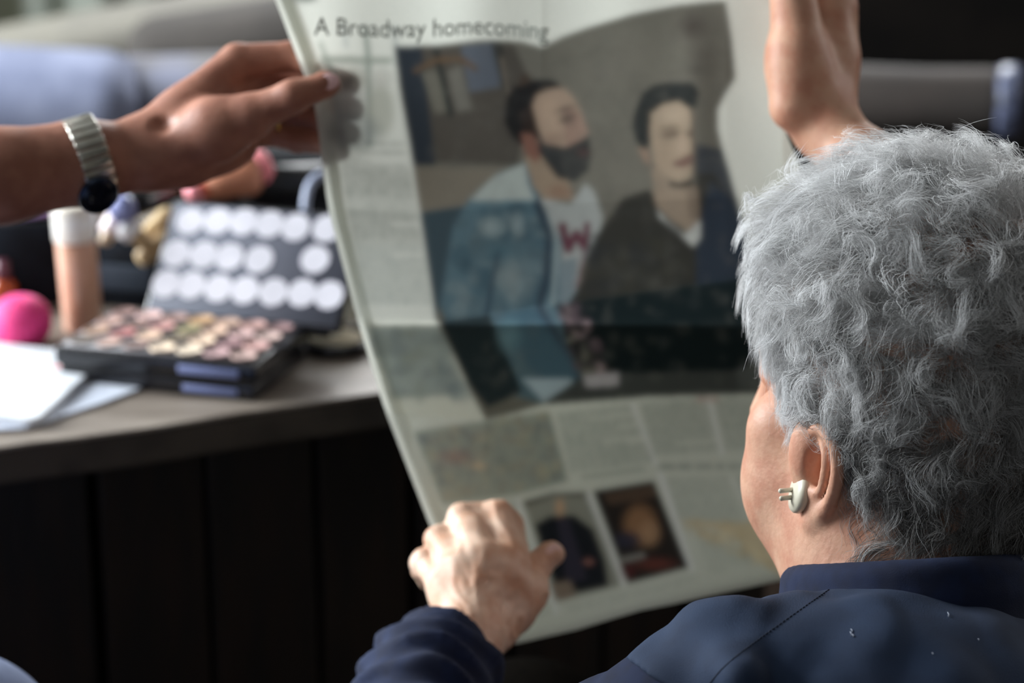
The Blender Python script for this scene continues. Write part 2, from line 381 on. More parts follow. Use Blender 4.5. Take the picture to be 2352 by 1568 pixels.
# sponge
sp = T(48, 793); pr = [(0.004, 0), (0.015, 0.0015), (0.0225, 0.008), (0.0262, 0.018), (0.0262, 0.027), (0.0225, 0.037), (0.015, 0.0435), (0.006, 0.046), (0.0005, 0.0463)]
pr = [tuple(q) for q in spline([(a, 0, b) for a, b in pr], 4)[:, [0, 2]]]
tag(mk('makeup_sponge', *lathe(pr, 48, frame((0.1, 0, 1)), sp), mat('pink_sponge', (236, 62, 138), 0.7, c2=(222, 48, 122), ns=200, bump=0.3, bs=800, sss=0.2)), 'bright pink egg shaped makeup sponge behind the white mixing tray', 'makeup sponge')
# napkin and mixing tray
def sheet(name, pix, z, th, m, rd=0.008, wav=0.0):
    pts = [T(x, y, z)[:2] for x, y in pix]; out = []
    n = len(pts)
    for i in range(n):
        p0, p1, p2 = pts[i-1], pts[i], pts[(i+1) % n]
        a = (p0-p1)/np.linalg.norm(p0-p1); b = (p2-p1)/np.linalg.norm(p2-p1)
        A, B = p1+a*rd, p1+b*rd
        for t in np.linspace(0, 1, 6): out.append((1-t)**2*A+2*t*(1-t)*p1+t*t*B)
    return slab(name, np.array(out), z, z+th, m, None, min(0.0012, th/3))
o = sheet('paper_napkin', [(-260, 830), (130, 838), (345, 888), (235, 930), (60, 988), (-250, 1008)], ZT+0.0005, 0.0025, mat('napkin_paper', (196, 202, 214), 0.9, c2=(180, 186, 200), ns=25, bump=0.5, bs=80), 0.006)
tag(o, 'thin white paper napkin lying under the mixing tray at the table edge', 'napkin')
tr = sheet('mixing_tray', [(-260, 770), (250, 829), (84, 980), (-300, 935)], ZT+0.0035, 0.006, mat('white_tray', (200, 204, 210), 0.5), 0.011)
tag(tr, 'white mixing tray with rounded corners and makeup smears', 'tray')
def smear(c, r, m, name='smear'):
    o_ = []; 
    for i in range(20):
        a = i*math.pi/10; o_.append(c[:2]+np.array([math.cos(a), math.sin(a)*0.8])*r*(1+0.18*math.sin(3*a)+0.1*math.sin(5*a+1)))
    return slab(name, np.array(o_), ZT+0.0096, ZT+0.0101, m, tr, 0)
smear(T(130, 843, ZT+0.0096), 0.0045, mat('red_makeup', (224, 130, 126), 0.5), 'lipstick_smear')
smear(T(18, 835, ZT+0.0096), 0.012, mat('beige_makeup', (232, 214, 196), 0.5), 'foundation_smear')

# palettes
zb = ZT+0.034
A = T(122, 792, zb); fy = math.radians(-17); u = np.array([math.cos(fy), math.sin(fy), 0]); v = np.array([-math.sin(fy), math.cos(fy), 0])
W_, D_ = 0.185, 0.118
ctr = A+u*W_/2+v*D_/2; Mp = frame((0, 0, 1), u)
cl = thing('closed_palette', 'closed black makeup palette underneath the open one', 'makeup palette', (ctr[0], ctr[1], ZT), 'stacked makeup palettes')
mk('case', *rbox(W_*0.97, D_*0.97, 0.015, 0.003, 3, Mp, (ctr[0], ctr[1], ZT)), m_blk, cl)
mk('lid_seam', *rbox(W_*0.955, D_*0.955, 0.0012, 0, 1, Mp, (ctr[0], ctr[1], ZT+0.015)), m_blkm, cl)
mk('front_highlight', *rbox(0.05, 0.002, 0.006, 0.0008, 2, Mp, np.array([ctr[0], ctr[1], ZT+0.0045])-v*(D_*0.485+0.0006)+u*0.05), mat('blue_grey_highlight', (104, 112, 150), 0.35), cl)  # bluish highlights on both case fronts put in as coloured bars
z2 = ZT+0.0164
op = thing('open_palette', 'open black makeup palette with powder pans and a lid full of white round stickers', 'makeup palette', (ctr[0], ctr[1], z2), 'stacked makeup palettes')
mk('base', *rbox(W_, D_, 0.0165, 0.003, 3, Mp, (ctr[0], ctr[1], z2)), m_blk, op)
mk('inner_panel', *rbox(W_-0.01, D_-0.01, 0.0008, 0, 1, Mp, (ctr[0], ctr[1], z2+0.0165)), mat('dark_grey_panel', (92, 88, 92), 0.5), op)
mk('front_highlight', *rbox(0.055, 0.002, 0.007, 0.0008, 2, Mp, np.array([ctr[0], ctr[1], z2+0.0045])-v*(D_*0.5+0.0006)+u*0.05), MATS['blue_grey_highlight'], op)
pc = [(150, 118, 112), (228, 190, 184), (172, 140, 132), (214, 172, 130), (216, 180, 160), (206, 164, 156), (150, 118, 118),
      (196, 160, 148), (132, 104, 96), (190, 140, 134), (150, 140, 104), (212, 178, 156), (206, 170, 166), (196, 168, 160),
      (176, 144, 124), (168, 108, 106), (222, 188, 164), (120, 106, 88), (236, 206, 180), (146, 112, 114), (226, 178, 172),
      (120, 108, 100), (190, 158, 146), (140, 116, 110), (238, 214, 188), (240, 220, 196), (184, 150, 150), (196, 164, 156)]
k = 0
for j in range(4):
    for i in range(7):
        p = ctr+u*((i-3)*0.0248)+v*((1.5-j)*0.0268); cc = pc[k]; k += 1
        V, Fc = lathe([(0.0108, 0), (0.0112, 0.001), (0.0112, 0.0022), (0.0104, 0.0024), (0.010, 0.0019), (0.0005, 0.0017+0.0006*((k*7) % 3))], 20, Mp, (p[0], p[1], z2+0.0173))
        mk('powder_pan', V, Fc, mat('powder_%d' % k, cc, 0.85, c2=[q*0.8 for q in cc], ns=90), op)
# lid with sticker discs
hp = ctr+v*(D_/2-0.002)+u*0.030; hp[2] = z2+0.012; th = math.radians(41)
lv = v*math.sin(th)+np.array([0, 0, 1])*math.cos(th); ln = np.cross(u, lv)
Ml = np.stack([u, -ln if False else np.cross(lv, u), lv], 1)
LW, LH = 0.186, 0.114
V, Fc = rbox(LW, 0.007, LH, 0.003, 3, Ml, hp); mk('lid', V, Fc, m_blk, op)
fn = -np.cross(lv, u)                                  # towards the viewer
if fn[1] > 0: fn = -fn
mk('lid_panel', *rbox(LW-0.008, 0.0008, LH-0.008, 0.0003, 1, Ml, hp+fn*0.0038+lv*0.004), mat('blue_grey_panel', (84, 86, 98), 0.65, c2=(78, 82, 96), ns=20), op)
discs = [(437, 508), (500, 508), (560, 510), (619, 515), (679, 522), (751, 525), (405, 582), (468, 585), (527, 590), (595, 596), (724, 596),
         (382, 652), (440, 655), (502, 662), (563, 666), (628, 671), (694, 673), (756, 678)]
pl = hp+fn*0.0043; Md = frame(fn, u)
for x, y in discs:
    r = P(x, y, 1)-CAM; t = ((pl-CAM)@fn)/(r@fn); q = CAM+r*t
    mk('round_sticker', *lathe([(0.0130, 0), (0.0134, 0.0003), (0.0134, 0.0006), (0.0005, 0.0006)], 28, Md, q), mat('white_sticker', (186, 184, 192), 0.6), op, smooth=False)
mk('hinge', *tube([hp-u*LW*0.45-lv*0.002, hp+u*LW*0.45-lv*0.002], 0.003, 12), m_blkm, op)

# compact at the right of the palette
cp = T(772, 800); ct = thing('powder_compact', 'small round black compact with pale powder beside the palette', 'compact', cp)
mk('case', *lathe([(0.030, 0), (0.033, 0.002), (0.0335, 0.009), (0.032, 0.011), (0.026, 0.0112), (0.0255, 0.009), (0.0005, 0.009)], 48, None, cp), m_blk, ct)
mk('powder', *lathe([(0.0235, 0.0091), (0.0232, 0.0115), (0.0005, 0.0125)], 40, None, cp), mat('pale_powder', (222, 212, 190), 0.85, c2=(200, 188, 160), ns=80), ct)
pt = T(832, 770); V, Fc = rbox(0.05, 0.034, 0.010, 0.003, 2, rotz(24), T(835, 782)); tag(mk('lip_palette', V, Fc, m_blkm), 'small flat black case between the compact and the newspaper', 'makeup case')
# crumpled tissue
bmx = bmesh.new(); bmesh.ops.create_icosphere(bmx, subdivisions=4, radius=1)
V = np.array([v_.co[:] for v_ in bmx.verts]); Fc = [[v_.index for v_ in f.verts] for f in bmx.faces]; bmx.free()
V = V*(1+0.22*wob(V, 0.9)+0.14*wob(V, 0.4, 1))[:, None]*np.array([0.026, 0.02, 0.03]); V[:, 2] -= V[:, 2].min()
tag(mk('crumpled_tissue', V+T(822, 738), Fc, mat('tissue_paper', (206, 202, 182), 0.95)), 'crumpled cream tissue between the open palette and the newspaper', 'tissue')

# black fabric brush pouch with brushes standing in it
m_fab = mat('navy_black_fabric', (11, 15, 22), 0.9, spec=0.2, c2=(18, 24, 33), ns=30, bump=0.3, bs=400)
pb = T(300, 712); pb = pb+np.array([0, 0.03, 0]); Mz = rotz(-14)
po = thing('brush_pouch', 'navy black fabric pouch holding brushes behind the bottle', 'pouch', pb)
def shell(w, d, h, m, name, parent, o, M):
    th = 0.0025; ps = [rbox(w, th, h, 0.001, 1, M, o+M@np.array([0, -d/2, 0])), rbox(w, th, h, 0.001, 1, M, o+M@np.array([0, d/2, 0])),
                       rbox(th, d, h, 0.001, 1, M, o+M@np.array([-w/2, 0, 0])), rbox(th, d, h, 0.001, 1, M, o+M@np.array([w/2, 0, 0])), rbox(w, d, th, 0, 1, M, o)]
    V, Fc = joinm(ps); V = V+np.stack([0.0015*wob(V, 0.05), 0.0015*wob(V, 0.06, 1), 0*V[:, 0]], 1); return mk(name, V, Fc, m, parent)
shell(0.066, 0.04, 0.072, m_fab, 'shell', po, pb, Mz)
mk('pocket_flap', *rbox(0.056, 0.004, 0.026, 0.002, 2, Mz, pb+Mz@np.array([0, -0.0235, 0.016])), mat('slate_fabric', (34, 44, 58), 0.8, c2=(30, 42, 56), ns=60), po)
def stick(name, p0, p1, r0, r1, m, label, cat, tip=None, tr_=0.0, group=None):
    p0 = np.array(p0); p1 = np.array(p1); d = p1-p0; L = np.linalg.norm(d); M = frame(d)
    pr = [(r0*0.6, 0), (r0, 0.002), (r0*1.02, L*0.3), ((r0+r1)/2, L*0.6), (r1, L*0.96), (r1*0.7, L*0.995), (0.0004, L)]
    o = mk(name, *lathe(pr, 20, M, p0), m); tag(o, label, cat, group)
    if tip is not None:
        mk('tip', *lathe([(r1*1.05, L*(1-tr_)), (r1*1.25, L*(1-tr_)+0.002), (r1*1.25, L*0.985), (r1*0.8, L+0.001), (0.0004, L+0.0015)], 20, M, p0), tip, o)
    return o
m_hw = mat('pale_wooden_handle', (204, 178, 138), 0.5, c2=(186, 158, 116), ns=40, stretch=(1, 1, 0.2))
zz = lambda x, y, z: T(x, y, z)
bw = lambda x, y, dd: P(x, y, dd)
stick('makeup_brush', P(312, 560, 2.235), P(398, 492, 2.25), 0.0080, 0.0125, m_hw, 'upper pale wooden brush handle leaning out of the pouch', 'makeup brush', None, 0.0, 'brushes in the black pouch')
stick('makeup_brush', P(318, 600, 2.215), P(390, 545, 2.225), 0.0080, 0.0105, m_hw, 'lower pale wooden brush handle sticking out beside the palette lid', 'makeup brush', None, 0.0, 'brushes in the black pouch')
stick('makeup_brush', P(345, 565, 2.205), P(284, 516, 2.20), 0.0070, 0.0095, m_hw, 'short wooden brush with a white tip pointing left', 'makeup brush', m_white, 0.45, 'brushes in the black pouch')
stick('makeup_brush', P(238, 560, 2.20), P(278, 487, 2.21), 0.006, 0.0085, mat('cream_handle', (196, 176, 150), 0.4), 'upright brush with a pinkish white end beside the bottle cap', 'makeup brush', mat('pinkish_white_plastic', (232, 218, 220), 0.4), 0.7, 'brushes in the black pouch')
stick('mascara_tube', P(285, 478, 2.19), P(425, 425, 2.25), 0.0125, 0.0115, m_blk, 'black mascara tube with a lavender end lying across the brushes', 'mascara', None)
mk('end_cap', *lathe([(0.008, -0.012), (0.0120, -0.009), (0.0130, 0), (0.0130, 0.003), (0.003, 0.004)], 20, frame(P(425, 425, 2.25)-P(285, 478, 2.19)), P(285, 478, 2.19)), mat('lavender_plastic', (120, 126, 168), 0.4), [o for o in COL.objects if o.name == 'mascara_tube'][0])

# black bag at the far left with things on and before it
pb = T(40, 700)+np.array([0, 0.03, 0])
bg = thing('makeup_bag', 'black makeup bag at the left edge of the picture', 'bag', pb)
shell(0.105, 0.06, 0.078, m_fab, 'shell', bg, pb, rotz(3))
mk('zip_strip', *rbox(0.1, 0.05, 0.004, 0.0015, 2, rotz(3), pb+np.array([0, 0, 0.074])), m_blkm, bg)
tag(mk('purple_pouch', *rbox(0.045, 0.03, 0.010, 0.004, 3, rotz(3)@ry(-9), pb+np.array([0.016, -0.004, 0.080])), mat('purple_cloth', (164, 140, 190), 0.7)), 'small light purple pouch lying on top of the black makeup bag', 'pouch')
tag(mk('lipstick_box', *rbox(0.07, 0.03, 0.085, 0.003, 2, rotz(6), T(196, 690)+np.array([0.0, 0.045, 0])), mat('cream_card', (188, 184, 170), 0.7)), 'cream cardboard box standing behind the foundation bottle', 'box')
ob = T(12, 712); o = thing('nail_polish_bottle', 'small orange brown bottle in front of the black makeup bag', 'bottle', ob)
mk('body', *lathe([(0.010, 0), (0.0125, 0.002), (0.0125, 0.026), (0.008, 0.030), (0.006, 0.031)], 28, None, ob), mat('orange_glass', (150, 62, 22), 0.2, coat=0.3), o)
mk('cap', *lathe([(0.0065, 0.031), (0.0075, 0.032), (0.0068, 0.048), (0.003, 0.049)], 24, None, ob), mat('plum_plastic', (88, 48, 62), 0.4), o)

# behind the palette lid
bb = T(668, 700)+np.array([0.0, 0.09, 0])
k_ = thing('vanity_case', 'black vanity case behind the palette lid, partly hidden by the newspaper', 'case', bb)
mk('body', *rbox(0.16, 0.07, 0.085, 0.006, 3, rotz(-10), bb), m_blkm, k_)
mk('lid', *rbox(0.16, 0.07, 0.042, 0.008, 3, rotz(-10), bb+np.array([0, 0, 0.086])), mat('black_blue_leather', (10, 13, 18), 0.9, spec=0.15), k_)
gx = thing('hair_spray_can', 'glossy black can with a grey sheen lying on its side', 'can', bb+np.array([0, -0.055, 0]))
q0, q1 = P(585, 418, 2.24), P(760, 410, 2.26); M = frame(q1-q0); L = np.linalg.norm(q1-q0)
mk('body', *lathe([(0.006, 0), (0.013, 0.002), (0.0155, 0.008), (0.0155, L)], 32, M, q0), mat('satin_black', (20, 22, 26), 0.5), gx)
mk('nozzle_end', *lathe([(0.004, -0.010), (0.009, -0.009), (0.010, 0.001), (0.012, 0.004)], 24, M, q0), mat('blue_grey_metal', (120, 130, 156), 0.3, metal=0.6), gx)
mk('stand', *rbox(0.10, 0.012, (q0[2]-0.0145)-ZT, 0.002, 1, rotz(2), ((q0+q1)/2*np.array([1, 1, 0])+np.array([0, 0, ZT]))), m_blkm, gx)
pts = spline([P(704, 520, 2.20), P(702, 470, 2.20), P(712, 425, 2.205), P(738, 402, 2.21), P(765, 420, 2.215), P(775, 500, 2.215)], 8)
pts[:, 2] = np.maximum(pts[:, 2], ZT+0.005)
pts = np.vstack([[pts[0][0], pts[0][1], ZT+0.005], pts, [pts[-1][0], pts[-1][1], ZT+0.005]])
tag(mk('cable_loop', *tube(pts, 0.0042, 14), mat('grey_rubber', (150, 158, 180), 0.4)), 'pale grey cable loop standing up behind the palette lid', 'cable')
q0, q1 = P(442, 442, 2.215), P(588, 392, 2.24); M = frame(q1-q0); L = np.linalg.norm(q1-q0)
br = thing('powder_brush', 'fat peach coloured brush with a pink end behind the palette lid', 'makeup brush', q0)
mk('handle', *lathe([(0.0092, 0.012), (0.0115, 0.014), (0.0155, L*0.45), (0.0205, L*0.75), (0.0215, L*0.93), (0.016, L)], 32, M, q0), mat('peach_handle', (206, 138, 108), 0.4), br)
mk('ferrule', *lathe([(0.0096, 0.006), (0.0104, 0.007), (0.0104, 0.017), (0.0096, 0.018)], 32, M, q0), mat('orange_band', (206, 92, 62), 0.4), br)
mk('pink_end', *lathe([(0.003, -0.007), (0.008, -0.005), (0.0098, 0.0), (0.0098, 0.007)], 32, M, q0), mat('pink_plastic', (246, 150, 158), 0.4), br)
mk('bristles', *lathe([(0.0150, L), (0.0205, L-0.002), (0.0210, L+0.004), (0.016, L+0.012), (0.004, L+0.014)], 32, M, q0), mat('pink_bristle', (226, 130, 136), 0.8, bump=0.6, bs=300), br)
mk('handle_rest', *rbox(0.03, 0.012, q0[2]-0.0006-ZT, 0.002, 1, rotz(0), ((q0+q1)/2*np.array([1, 1, 0])+np.array([0, 0, ZT]))), m_blkm, br)
# ------------------------------------------------------------------ the newspaper
def f1(x): return np.interp(x, [740, 950, 1220, 1450, 1760, 1900], [474, 492, 468, 462, 450, 450])
def f2(x): return np.interp(x, [800, 1000, 1300, 1740, 1900], [733, 737, 692, 628, 600])
def f3(x): return np.interp(x, [880, 1110, 1260, 1450, 1740, 1950], [948, 962, 927, 915, 905, 900])
def DP(x, y):
    x = np.asarray(x, float); y = np.asarray(y, float)
    a, b, c = f1(x), f2(x), f3(x)
    d = np.where(y < a, 1.600+0.026*(y/ a), np.where(y < b, 1.626-0.004*(y-a)/(b-a), np.where(y < c, 1.622+0.038*(y-b)/(c-b), 1.660+0.010*(y-c)/500)))
    sg = lambda t: 1/(1+np.exp(-t))
    d = d+0.0035*np.sin((x-690)/175*math.pi)*np.exp(-((y-50)/420)**2)
    d = d-0.010*np.exp(-np.abs(x-1245)/110)*np.exp(-((y-60)/260)**2)
    d = d+0.004*np.sin(x/140+y/260)
    d = d-0.030*np.clip((x-1665)/110, 0, 1.2)**1.5*np.exp(-((y-150)/400)**2)
    d = d+0.010*np.exp(-((x-1600)/60)**2-((y-260)/240)**2)
    # strip left of the picture turns slightly at its crease
    xc = np.interp(y, [105, 330, 560, 735, 965], [905, 940, 975, 1000, 1115])
    d = d+0.010*np.clip((xc-x)/170, 0, 1)*np.clip((y-80)/300, 0, 1)*np.clip((1250-y)/300, 0, 1)
    return d
def surf(x, y, off=0.0):
    x = np.asarray(x, float); y = np.asarray(y, float); d = DP(x, y)-off
    return CAM+d[..., None]*(FW+RT*((x-1176)/F)[..., None]-UP*((y-784)/F)[..., None])

X0, Y0, SC = 540, -330, 2.0
IW, IH = 760, 930
PAPER = (205, 207, 197)
img = np.empty((IH, IW, 3)); img[:] = lin(PAPER)
ys, xs = np.mgrid[0:IH, 0:IW]; GX = X0+xs*SC; GY = Y0+ys*SC
GAIN = 1.22
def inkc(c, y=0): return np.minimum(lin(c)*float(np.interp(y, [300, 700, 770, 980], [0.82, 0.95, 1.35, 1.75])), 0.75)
def poly(pts, c, a=1.0, soft=0):
    pts = np.array(pts, float); x0, y0 = pts.min(0)-4; x1, y1 = pts.max(0)+4
    i0, i1 = max(int((x0-X0)/SC), 0), min(int((x1-X0)/SC)+2, IW); j0, j1 = max(int((y0-Y0)/SC), 0), min(int((y1-Y0)/SC)+2, IH)
    if i1 <= i0 or j1 <= j0: return
    x = GX[j0:j1, i0:i1]; y = GY[j0:j1, i0:i1]; m = np.zeros(x.shape, bool); n = len(pts)
    for i in range(n):
        (xa, ya), (xb, yb) = pts[i-1], pts[i]
        if ya == yb: continue
        c_ = ((ya > y) != (yb > y)) & (x < (xb-xa)*(y-ya)/(yb-ya)+xa); m ^= c_
    w = m[..., None]*a; img[j0:j1, i0:i1] = img[j0:j1, i0:i1]*(1-w)+inkc(c, pts[:, 1].mean())*w
def blob(cx, cy, rx, ry, c, a=1.0, rot=0, soft=0.25):
    t = math.radians(rot); dx = GX-cx; dy = GY-cy
    u = (dx*math.cos(t)+dy*math.sin(t))/rx; v = (-dx*math.sin(t)+dy*math.cos(t))/ry; r = np.sqrt(u*u+v*v)
    w = np.clip((1+soft-r)/(2*soft), 0, 1)[..., None]*a; img[:] = img*(1-w)+inkc(c, cy)*w
def stroke(pts, wd, c, a=1.0):
    pts = np.array(pts, float)
    for p, q in zip(pts[:-1], pts[1:]):
        d = q-p; L = np.hypot(*d); n = np.array([-d[1], d[0]])/max(L, 1e-6)*wd/2
        poly([p+n, q+n, q-n, p-n], c, a)
def rows(quad, pitch, c, a=0.5, fill=0.55, ragged=0.25):
    """lines of small print inside a quadrilateral tl,tr,br,bl: broken into words"""
    q = np.array(quad, float); H = np.hypot(*(q[3]-q[0])); n = int(H/pitch)
    for i in range(n):
        t = (i+0.5)/n; l = q[0]+(q[3]-q[0])*t; r = q[1]+(q[2]-q[1])*t
        e = 1.0 if rng.random() > 0.12 else rng.uniform(0.3, 0.8); s_ = 0.0
        while s_ < e:
            w = rng.uniform(0.05, 0.16)
            stroke([l+(r-l)*s_, l+(r-l)*min(s_+w, e)], pitch*fill, c, a*rng.uniform(0.7, 1.1)); s_ += w+0.018
def mottle(quad, cols, n, r, a=0.6):
    q = np.array(quad, float)
    for _ in range(n):
        s_, t = rng.random(2); p = (q[0]*(1-s_)+q[1]*s_)*(1-t)+(q[3]*(1-s_)+q[2]*s_)*t
        w = rng.uniform(0.4, 1.2, 2)*r; k = cols[rng.integers(len(cols))]; an = rng.uniform(0, 3.14)
        poly([p+[w[0]*math.cos(an+g), w[1]*math.sin(an+g)] for g in (0, 0.9, 1.8, 2.7, 3.6, 4.5, 5.4)], k, a)
# left column: pen drawing, then small type
stroke([(838, 60), (846, 130), (848, 340)], 13, (126, 138, 128), 0.8); stroke([(735, 136), (900, 140)], 16, (150, 158, 146), 0.8)
stroke([(790, 55), (795, 110)], 8, (150, 160, 160), 0.6); stroke([(735, 95), (765, 175)], 10, (130, 142, 130), 0.7)
blob(800, 235, 34, 48, (160, 162, 158), 0.6); blob(875, 255, 30, 60, (164, 166, 150), 0.6); blob(812, 300, 60, 40, (140, 146, 142), 0.6)
blob(820, 178, 26, 22, (196, 198, 186), 0.8); blob(880, 178, 24, 24, (200, 200, 190), 0.8)
stroke([(760, 190), (790, 330)], 12, (128, 134, 134), 0.5); stroke([(905, 60), (912, 150)], 9, (140, 150, 150), 0.6)
rows([(775, 325), (928, 325), (968, 560), (812, 560)], 10, (112, 118, 110), 0.8)
rows([(812, 560), (968, 560), (990, 700), (835, 700)], 10, (104, 120, 118), 0.8)
poly([(845, 752), (1008, 752), (1075, 905), (905, 915)], (118, 126, 124), 0.85)
mottle([(850, 760), (1008, 760), (1070, 900), (910, 910)], [(96, 106, 108), (140, 148, 144), (124, 130, 122)], 60, 26, 0.4)
# page above the picture
rows([(700, -290), (1240, -290), (1240, -60), (680, -60)], 11, (120, 124, 118), 0.5)
rows([(1265, -290), (1660, -300), (1665, -50), (1265, -50)], 11, (120, 124, 118), 0.5)
blob(700, -4, 30, 10, (110, 116, 110), 0.8)
# the big photograph
PH = [(905, 105), (1000, 103), (1090, 92), (1150, 90), (1200, 94), (1245, 107), (1290, 84), (1350, 62), (1450, 32), (1560, 10), (1668, 0), (1682, 90), (1690, 180), (1668, 215), (1650, 250), (1650, 300), (1662, 345), (1700, 480), (1740, 610), (1765, 800), (1785, 903), (1730, 905), (1480, 912), (1430, 917), (1250, 930), (1180, 950), (1115, 965), (1085, 910), (1050, 835), (1000, 735), (975, 560), (940, 330), (915, 200)]
keep = img.copy()
poly(PH, (103, 101, 92))
mottle([(1250, 100), (1660, 20), (1680, 420), (1300, 440)], [(108, 105, 96), (98, 96, 88), (112, 110, 100)], 200, 40, 0.3)
poly([(905, 105), (1000, 103), (1180, 100), (1215, 180), (1190, 380), (945, 370)], (74, 70, 64), 0.9)
poly([(905, 105), (968, 104), (1000, 380), (950, 380)], (48, 54, 60))
poly([(968, 168), (1000, 160), (1035, 255), (1000, 262)], (104, 102, 92)); poly([(1028, 165), (1058, 150), (1085, 250), (1050, 258)], (106, 104, 96))
poly([(1058, 105), (1138, 95), (1150, 200), (1078, 212)], (88, 94, 102)); stroke([(1000, 108), (1036, 268)], 12, (42, 48, 46)); stroke([(950, 165), (1000, 138), (1060, 135), (1095, 160)], 11, (96, 78, 60))
stroke([(1145, 95), (1175, 230)], 9, (46, 50, 48)); stroke([(1130, 90), (1160, 210)], 7, (50, 52, 48)); stroke([(1152, 130), (1168, 215)], 6, (120, 110, 98))
blob(1590, 60, 24, 22, (72, 66, 62), 0.8, soft=0.8); blob(1615, 130, 30, 30, (84, 80, 74), 0.6, soft=0.8)
poly([(945, 385), (1180, 388), (1120, 470), (960, 488)], (116, 110, 98))
poly([(1600, 330), (1662, 345), (1700, 480), (1740, 615), (1600, 620)], (62, 66, 70))
poly([(960, 488), (1080, 470), (1000, 735)], (62, 76, 82))
# denim jacket, its backlit shoulder above the fold painted paler into the print
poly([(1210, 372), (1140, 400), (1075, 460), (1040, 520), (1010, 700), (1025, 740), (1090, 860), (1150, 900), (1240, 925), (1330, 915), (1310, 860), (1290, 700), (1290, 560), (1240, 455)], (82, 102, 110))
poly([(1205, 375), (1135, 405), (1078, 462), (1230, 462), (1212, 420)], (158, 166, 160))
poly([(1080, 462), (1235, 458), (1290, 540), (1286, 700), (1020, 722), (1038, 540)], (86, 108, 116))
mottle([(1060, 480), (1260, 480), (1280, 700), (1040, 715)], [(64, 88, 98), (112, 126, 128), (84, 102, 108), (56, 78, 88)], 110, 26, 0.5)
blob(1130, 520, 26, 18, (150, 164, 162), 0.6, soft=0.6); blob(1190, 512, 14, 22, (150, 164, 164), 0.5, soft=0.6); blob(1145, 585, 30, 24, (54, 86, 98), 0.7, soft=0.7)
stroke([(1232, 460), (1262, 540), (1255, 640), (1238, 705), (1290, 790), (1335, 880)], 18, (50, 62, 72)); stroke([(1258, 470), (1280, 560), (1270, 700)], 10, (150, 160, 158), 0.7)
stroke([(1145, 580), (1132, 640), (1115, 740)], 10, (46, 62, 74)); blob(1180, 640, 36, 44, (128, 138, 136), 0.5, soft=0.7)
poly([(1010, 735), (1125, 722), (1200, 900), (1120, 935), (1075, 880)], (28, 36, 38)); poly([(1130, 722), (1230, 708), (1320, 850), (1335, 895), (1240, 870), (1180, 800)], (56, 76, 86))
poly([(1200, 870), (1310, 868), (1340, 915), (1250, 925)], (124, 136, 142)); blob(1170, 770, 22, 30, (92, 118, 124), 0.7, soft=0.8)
# white T-shirt with the letter
poly([(1240, 455), (1310, 470), (1345, 420), (1365, 440), (1385, 500), (1370, 560), (1330, 620), (1320, 700), (1285, 700), (1292, 560)], (150, 154, 150))
poly([(1280, 515), (1300, 510), (1308, 548), (1316, 530), (1330, 526), (1338, 545), (1342, 512), (1356, 508), (1350, 570), (1334, 575), (1324, 552), (1314, 580), (1298, 582)], (92, 54, 64))
stroke([(1345, 560), (1330, 640), (1300, 700)], 8, (120, 84, 92), 0.6); poly([(1285, 600), (1325, 590), (1318, 700), (1285, 700)], (112, 124, 128))
# dark coat of the second sitter
poly([(1490, 435), (1430, 455), (1370, 540), (1340, 640), (1310, 690), (1320, 760), (1380, 860), (1500, 880), (1785, 850), (1765, 700), (1740, 600), (1690, 480), (1640, 400), (1600, 400), (1598, 565)], (52, 52, 48))
mottle([(1360, 560), (1560, 560), (1600, 690), (1340, 690)], [(58, 58, 52), (48, 50, 50)], 60, 34, 0.4)
poly([(1630, 410), (1700, 480), (1740, 610), (1745, 640), (1600, 660), (1598, 560)], (48, 56, 66))
poly([(1300, 694), (1740, 632), (1790, 860), (1700, 850), (1420, 862), (1350, 800)], (17, 24, 25))
poly([(1330, 868), (1420, 858), (1700, 850), (1790, 800), (1790, 905), (1430, 917), (1240, 930)], (50, 52, 50)); poly([(1690, 850), (1790, 800), (1790, 905), (1700, 890)], (66, 68, 66))
mottle([(1280, 700), (1330, 700), (1400, 850), (1330, 860)], [(110, 96, 98), (34, 34, 36), (70, 60, 64), (24, 26, 28)], 60, 14, 0.8)
poly([(1340, 862), (1420, 855), (1422, 885), (1345, 890)], (134, 130, 132))
# bearded man: neck, face, hair, beard
poly([(1205, 365), (1225, 340), (1300, 400), (1320, 460), (1250, 458), (1225, 430)], (140, 124, 106)); blob(1285, 440, 26, 16, (128, 104, 88), 0.8, soft=0.5)
blob(1278, 285, 62, 92, (158, 138, 120), 1, -14, 0.08)
poly([(1290, 240), (1330, 255), (1342, 300), (1330, 335), (1300, 340)], (146, 122, 108))
poly([(1160, 255), (1166, 220), (1185, 196), (1225, 182), (1270, 183), (1292, 200), (1262, 205), (1232, 218), (1222, 245), (1236, 300), (1232, 345), (1205, 340), (1172, 310), (1158, 280)], (34, 34, 34))
poly([(1188, 200), (1200, 170), (1220, 172), (1215, 192)], (70, 60, 52)); poly([(1190, 260), (1222, 240), (1240, 310), (1215, 330)], (48, 40, 36))
blob(1262, 262, 20, 40, (176, 154, 132), 0.6, -10, 0.7); blob(1268, 320, 26, 14, (132, 112, 98), 0.7, -10, 0.6); poly([(1196, 305), (1225, 308), (1245, 350), (1232, 375), (1205, 352)], (122, 88, 76)); blob(1303, 272, 18, 9, (72, 62, 56), 0.8, -20, 0.5); blob(1298, 250, 24, 5, (66, 54, 48), 0.7, -18, 0.6)
poly([(1238, 300), (1250, 330), (1300, 338), (1328, 325), (1352, 312), (1358, 350), (1352, 390), (1320, 418), (1280, 408), (1255, 375), (1238, 350)], (52, 54, 54)); blob(1340, 350, 14, 9, (84, 62, 60), 0.7, soft=0.5)
poly([(1335, 260), (1352, 305), (1335, 318), (1322, 300)], (150, 126, 112))
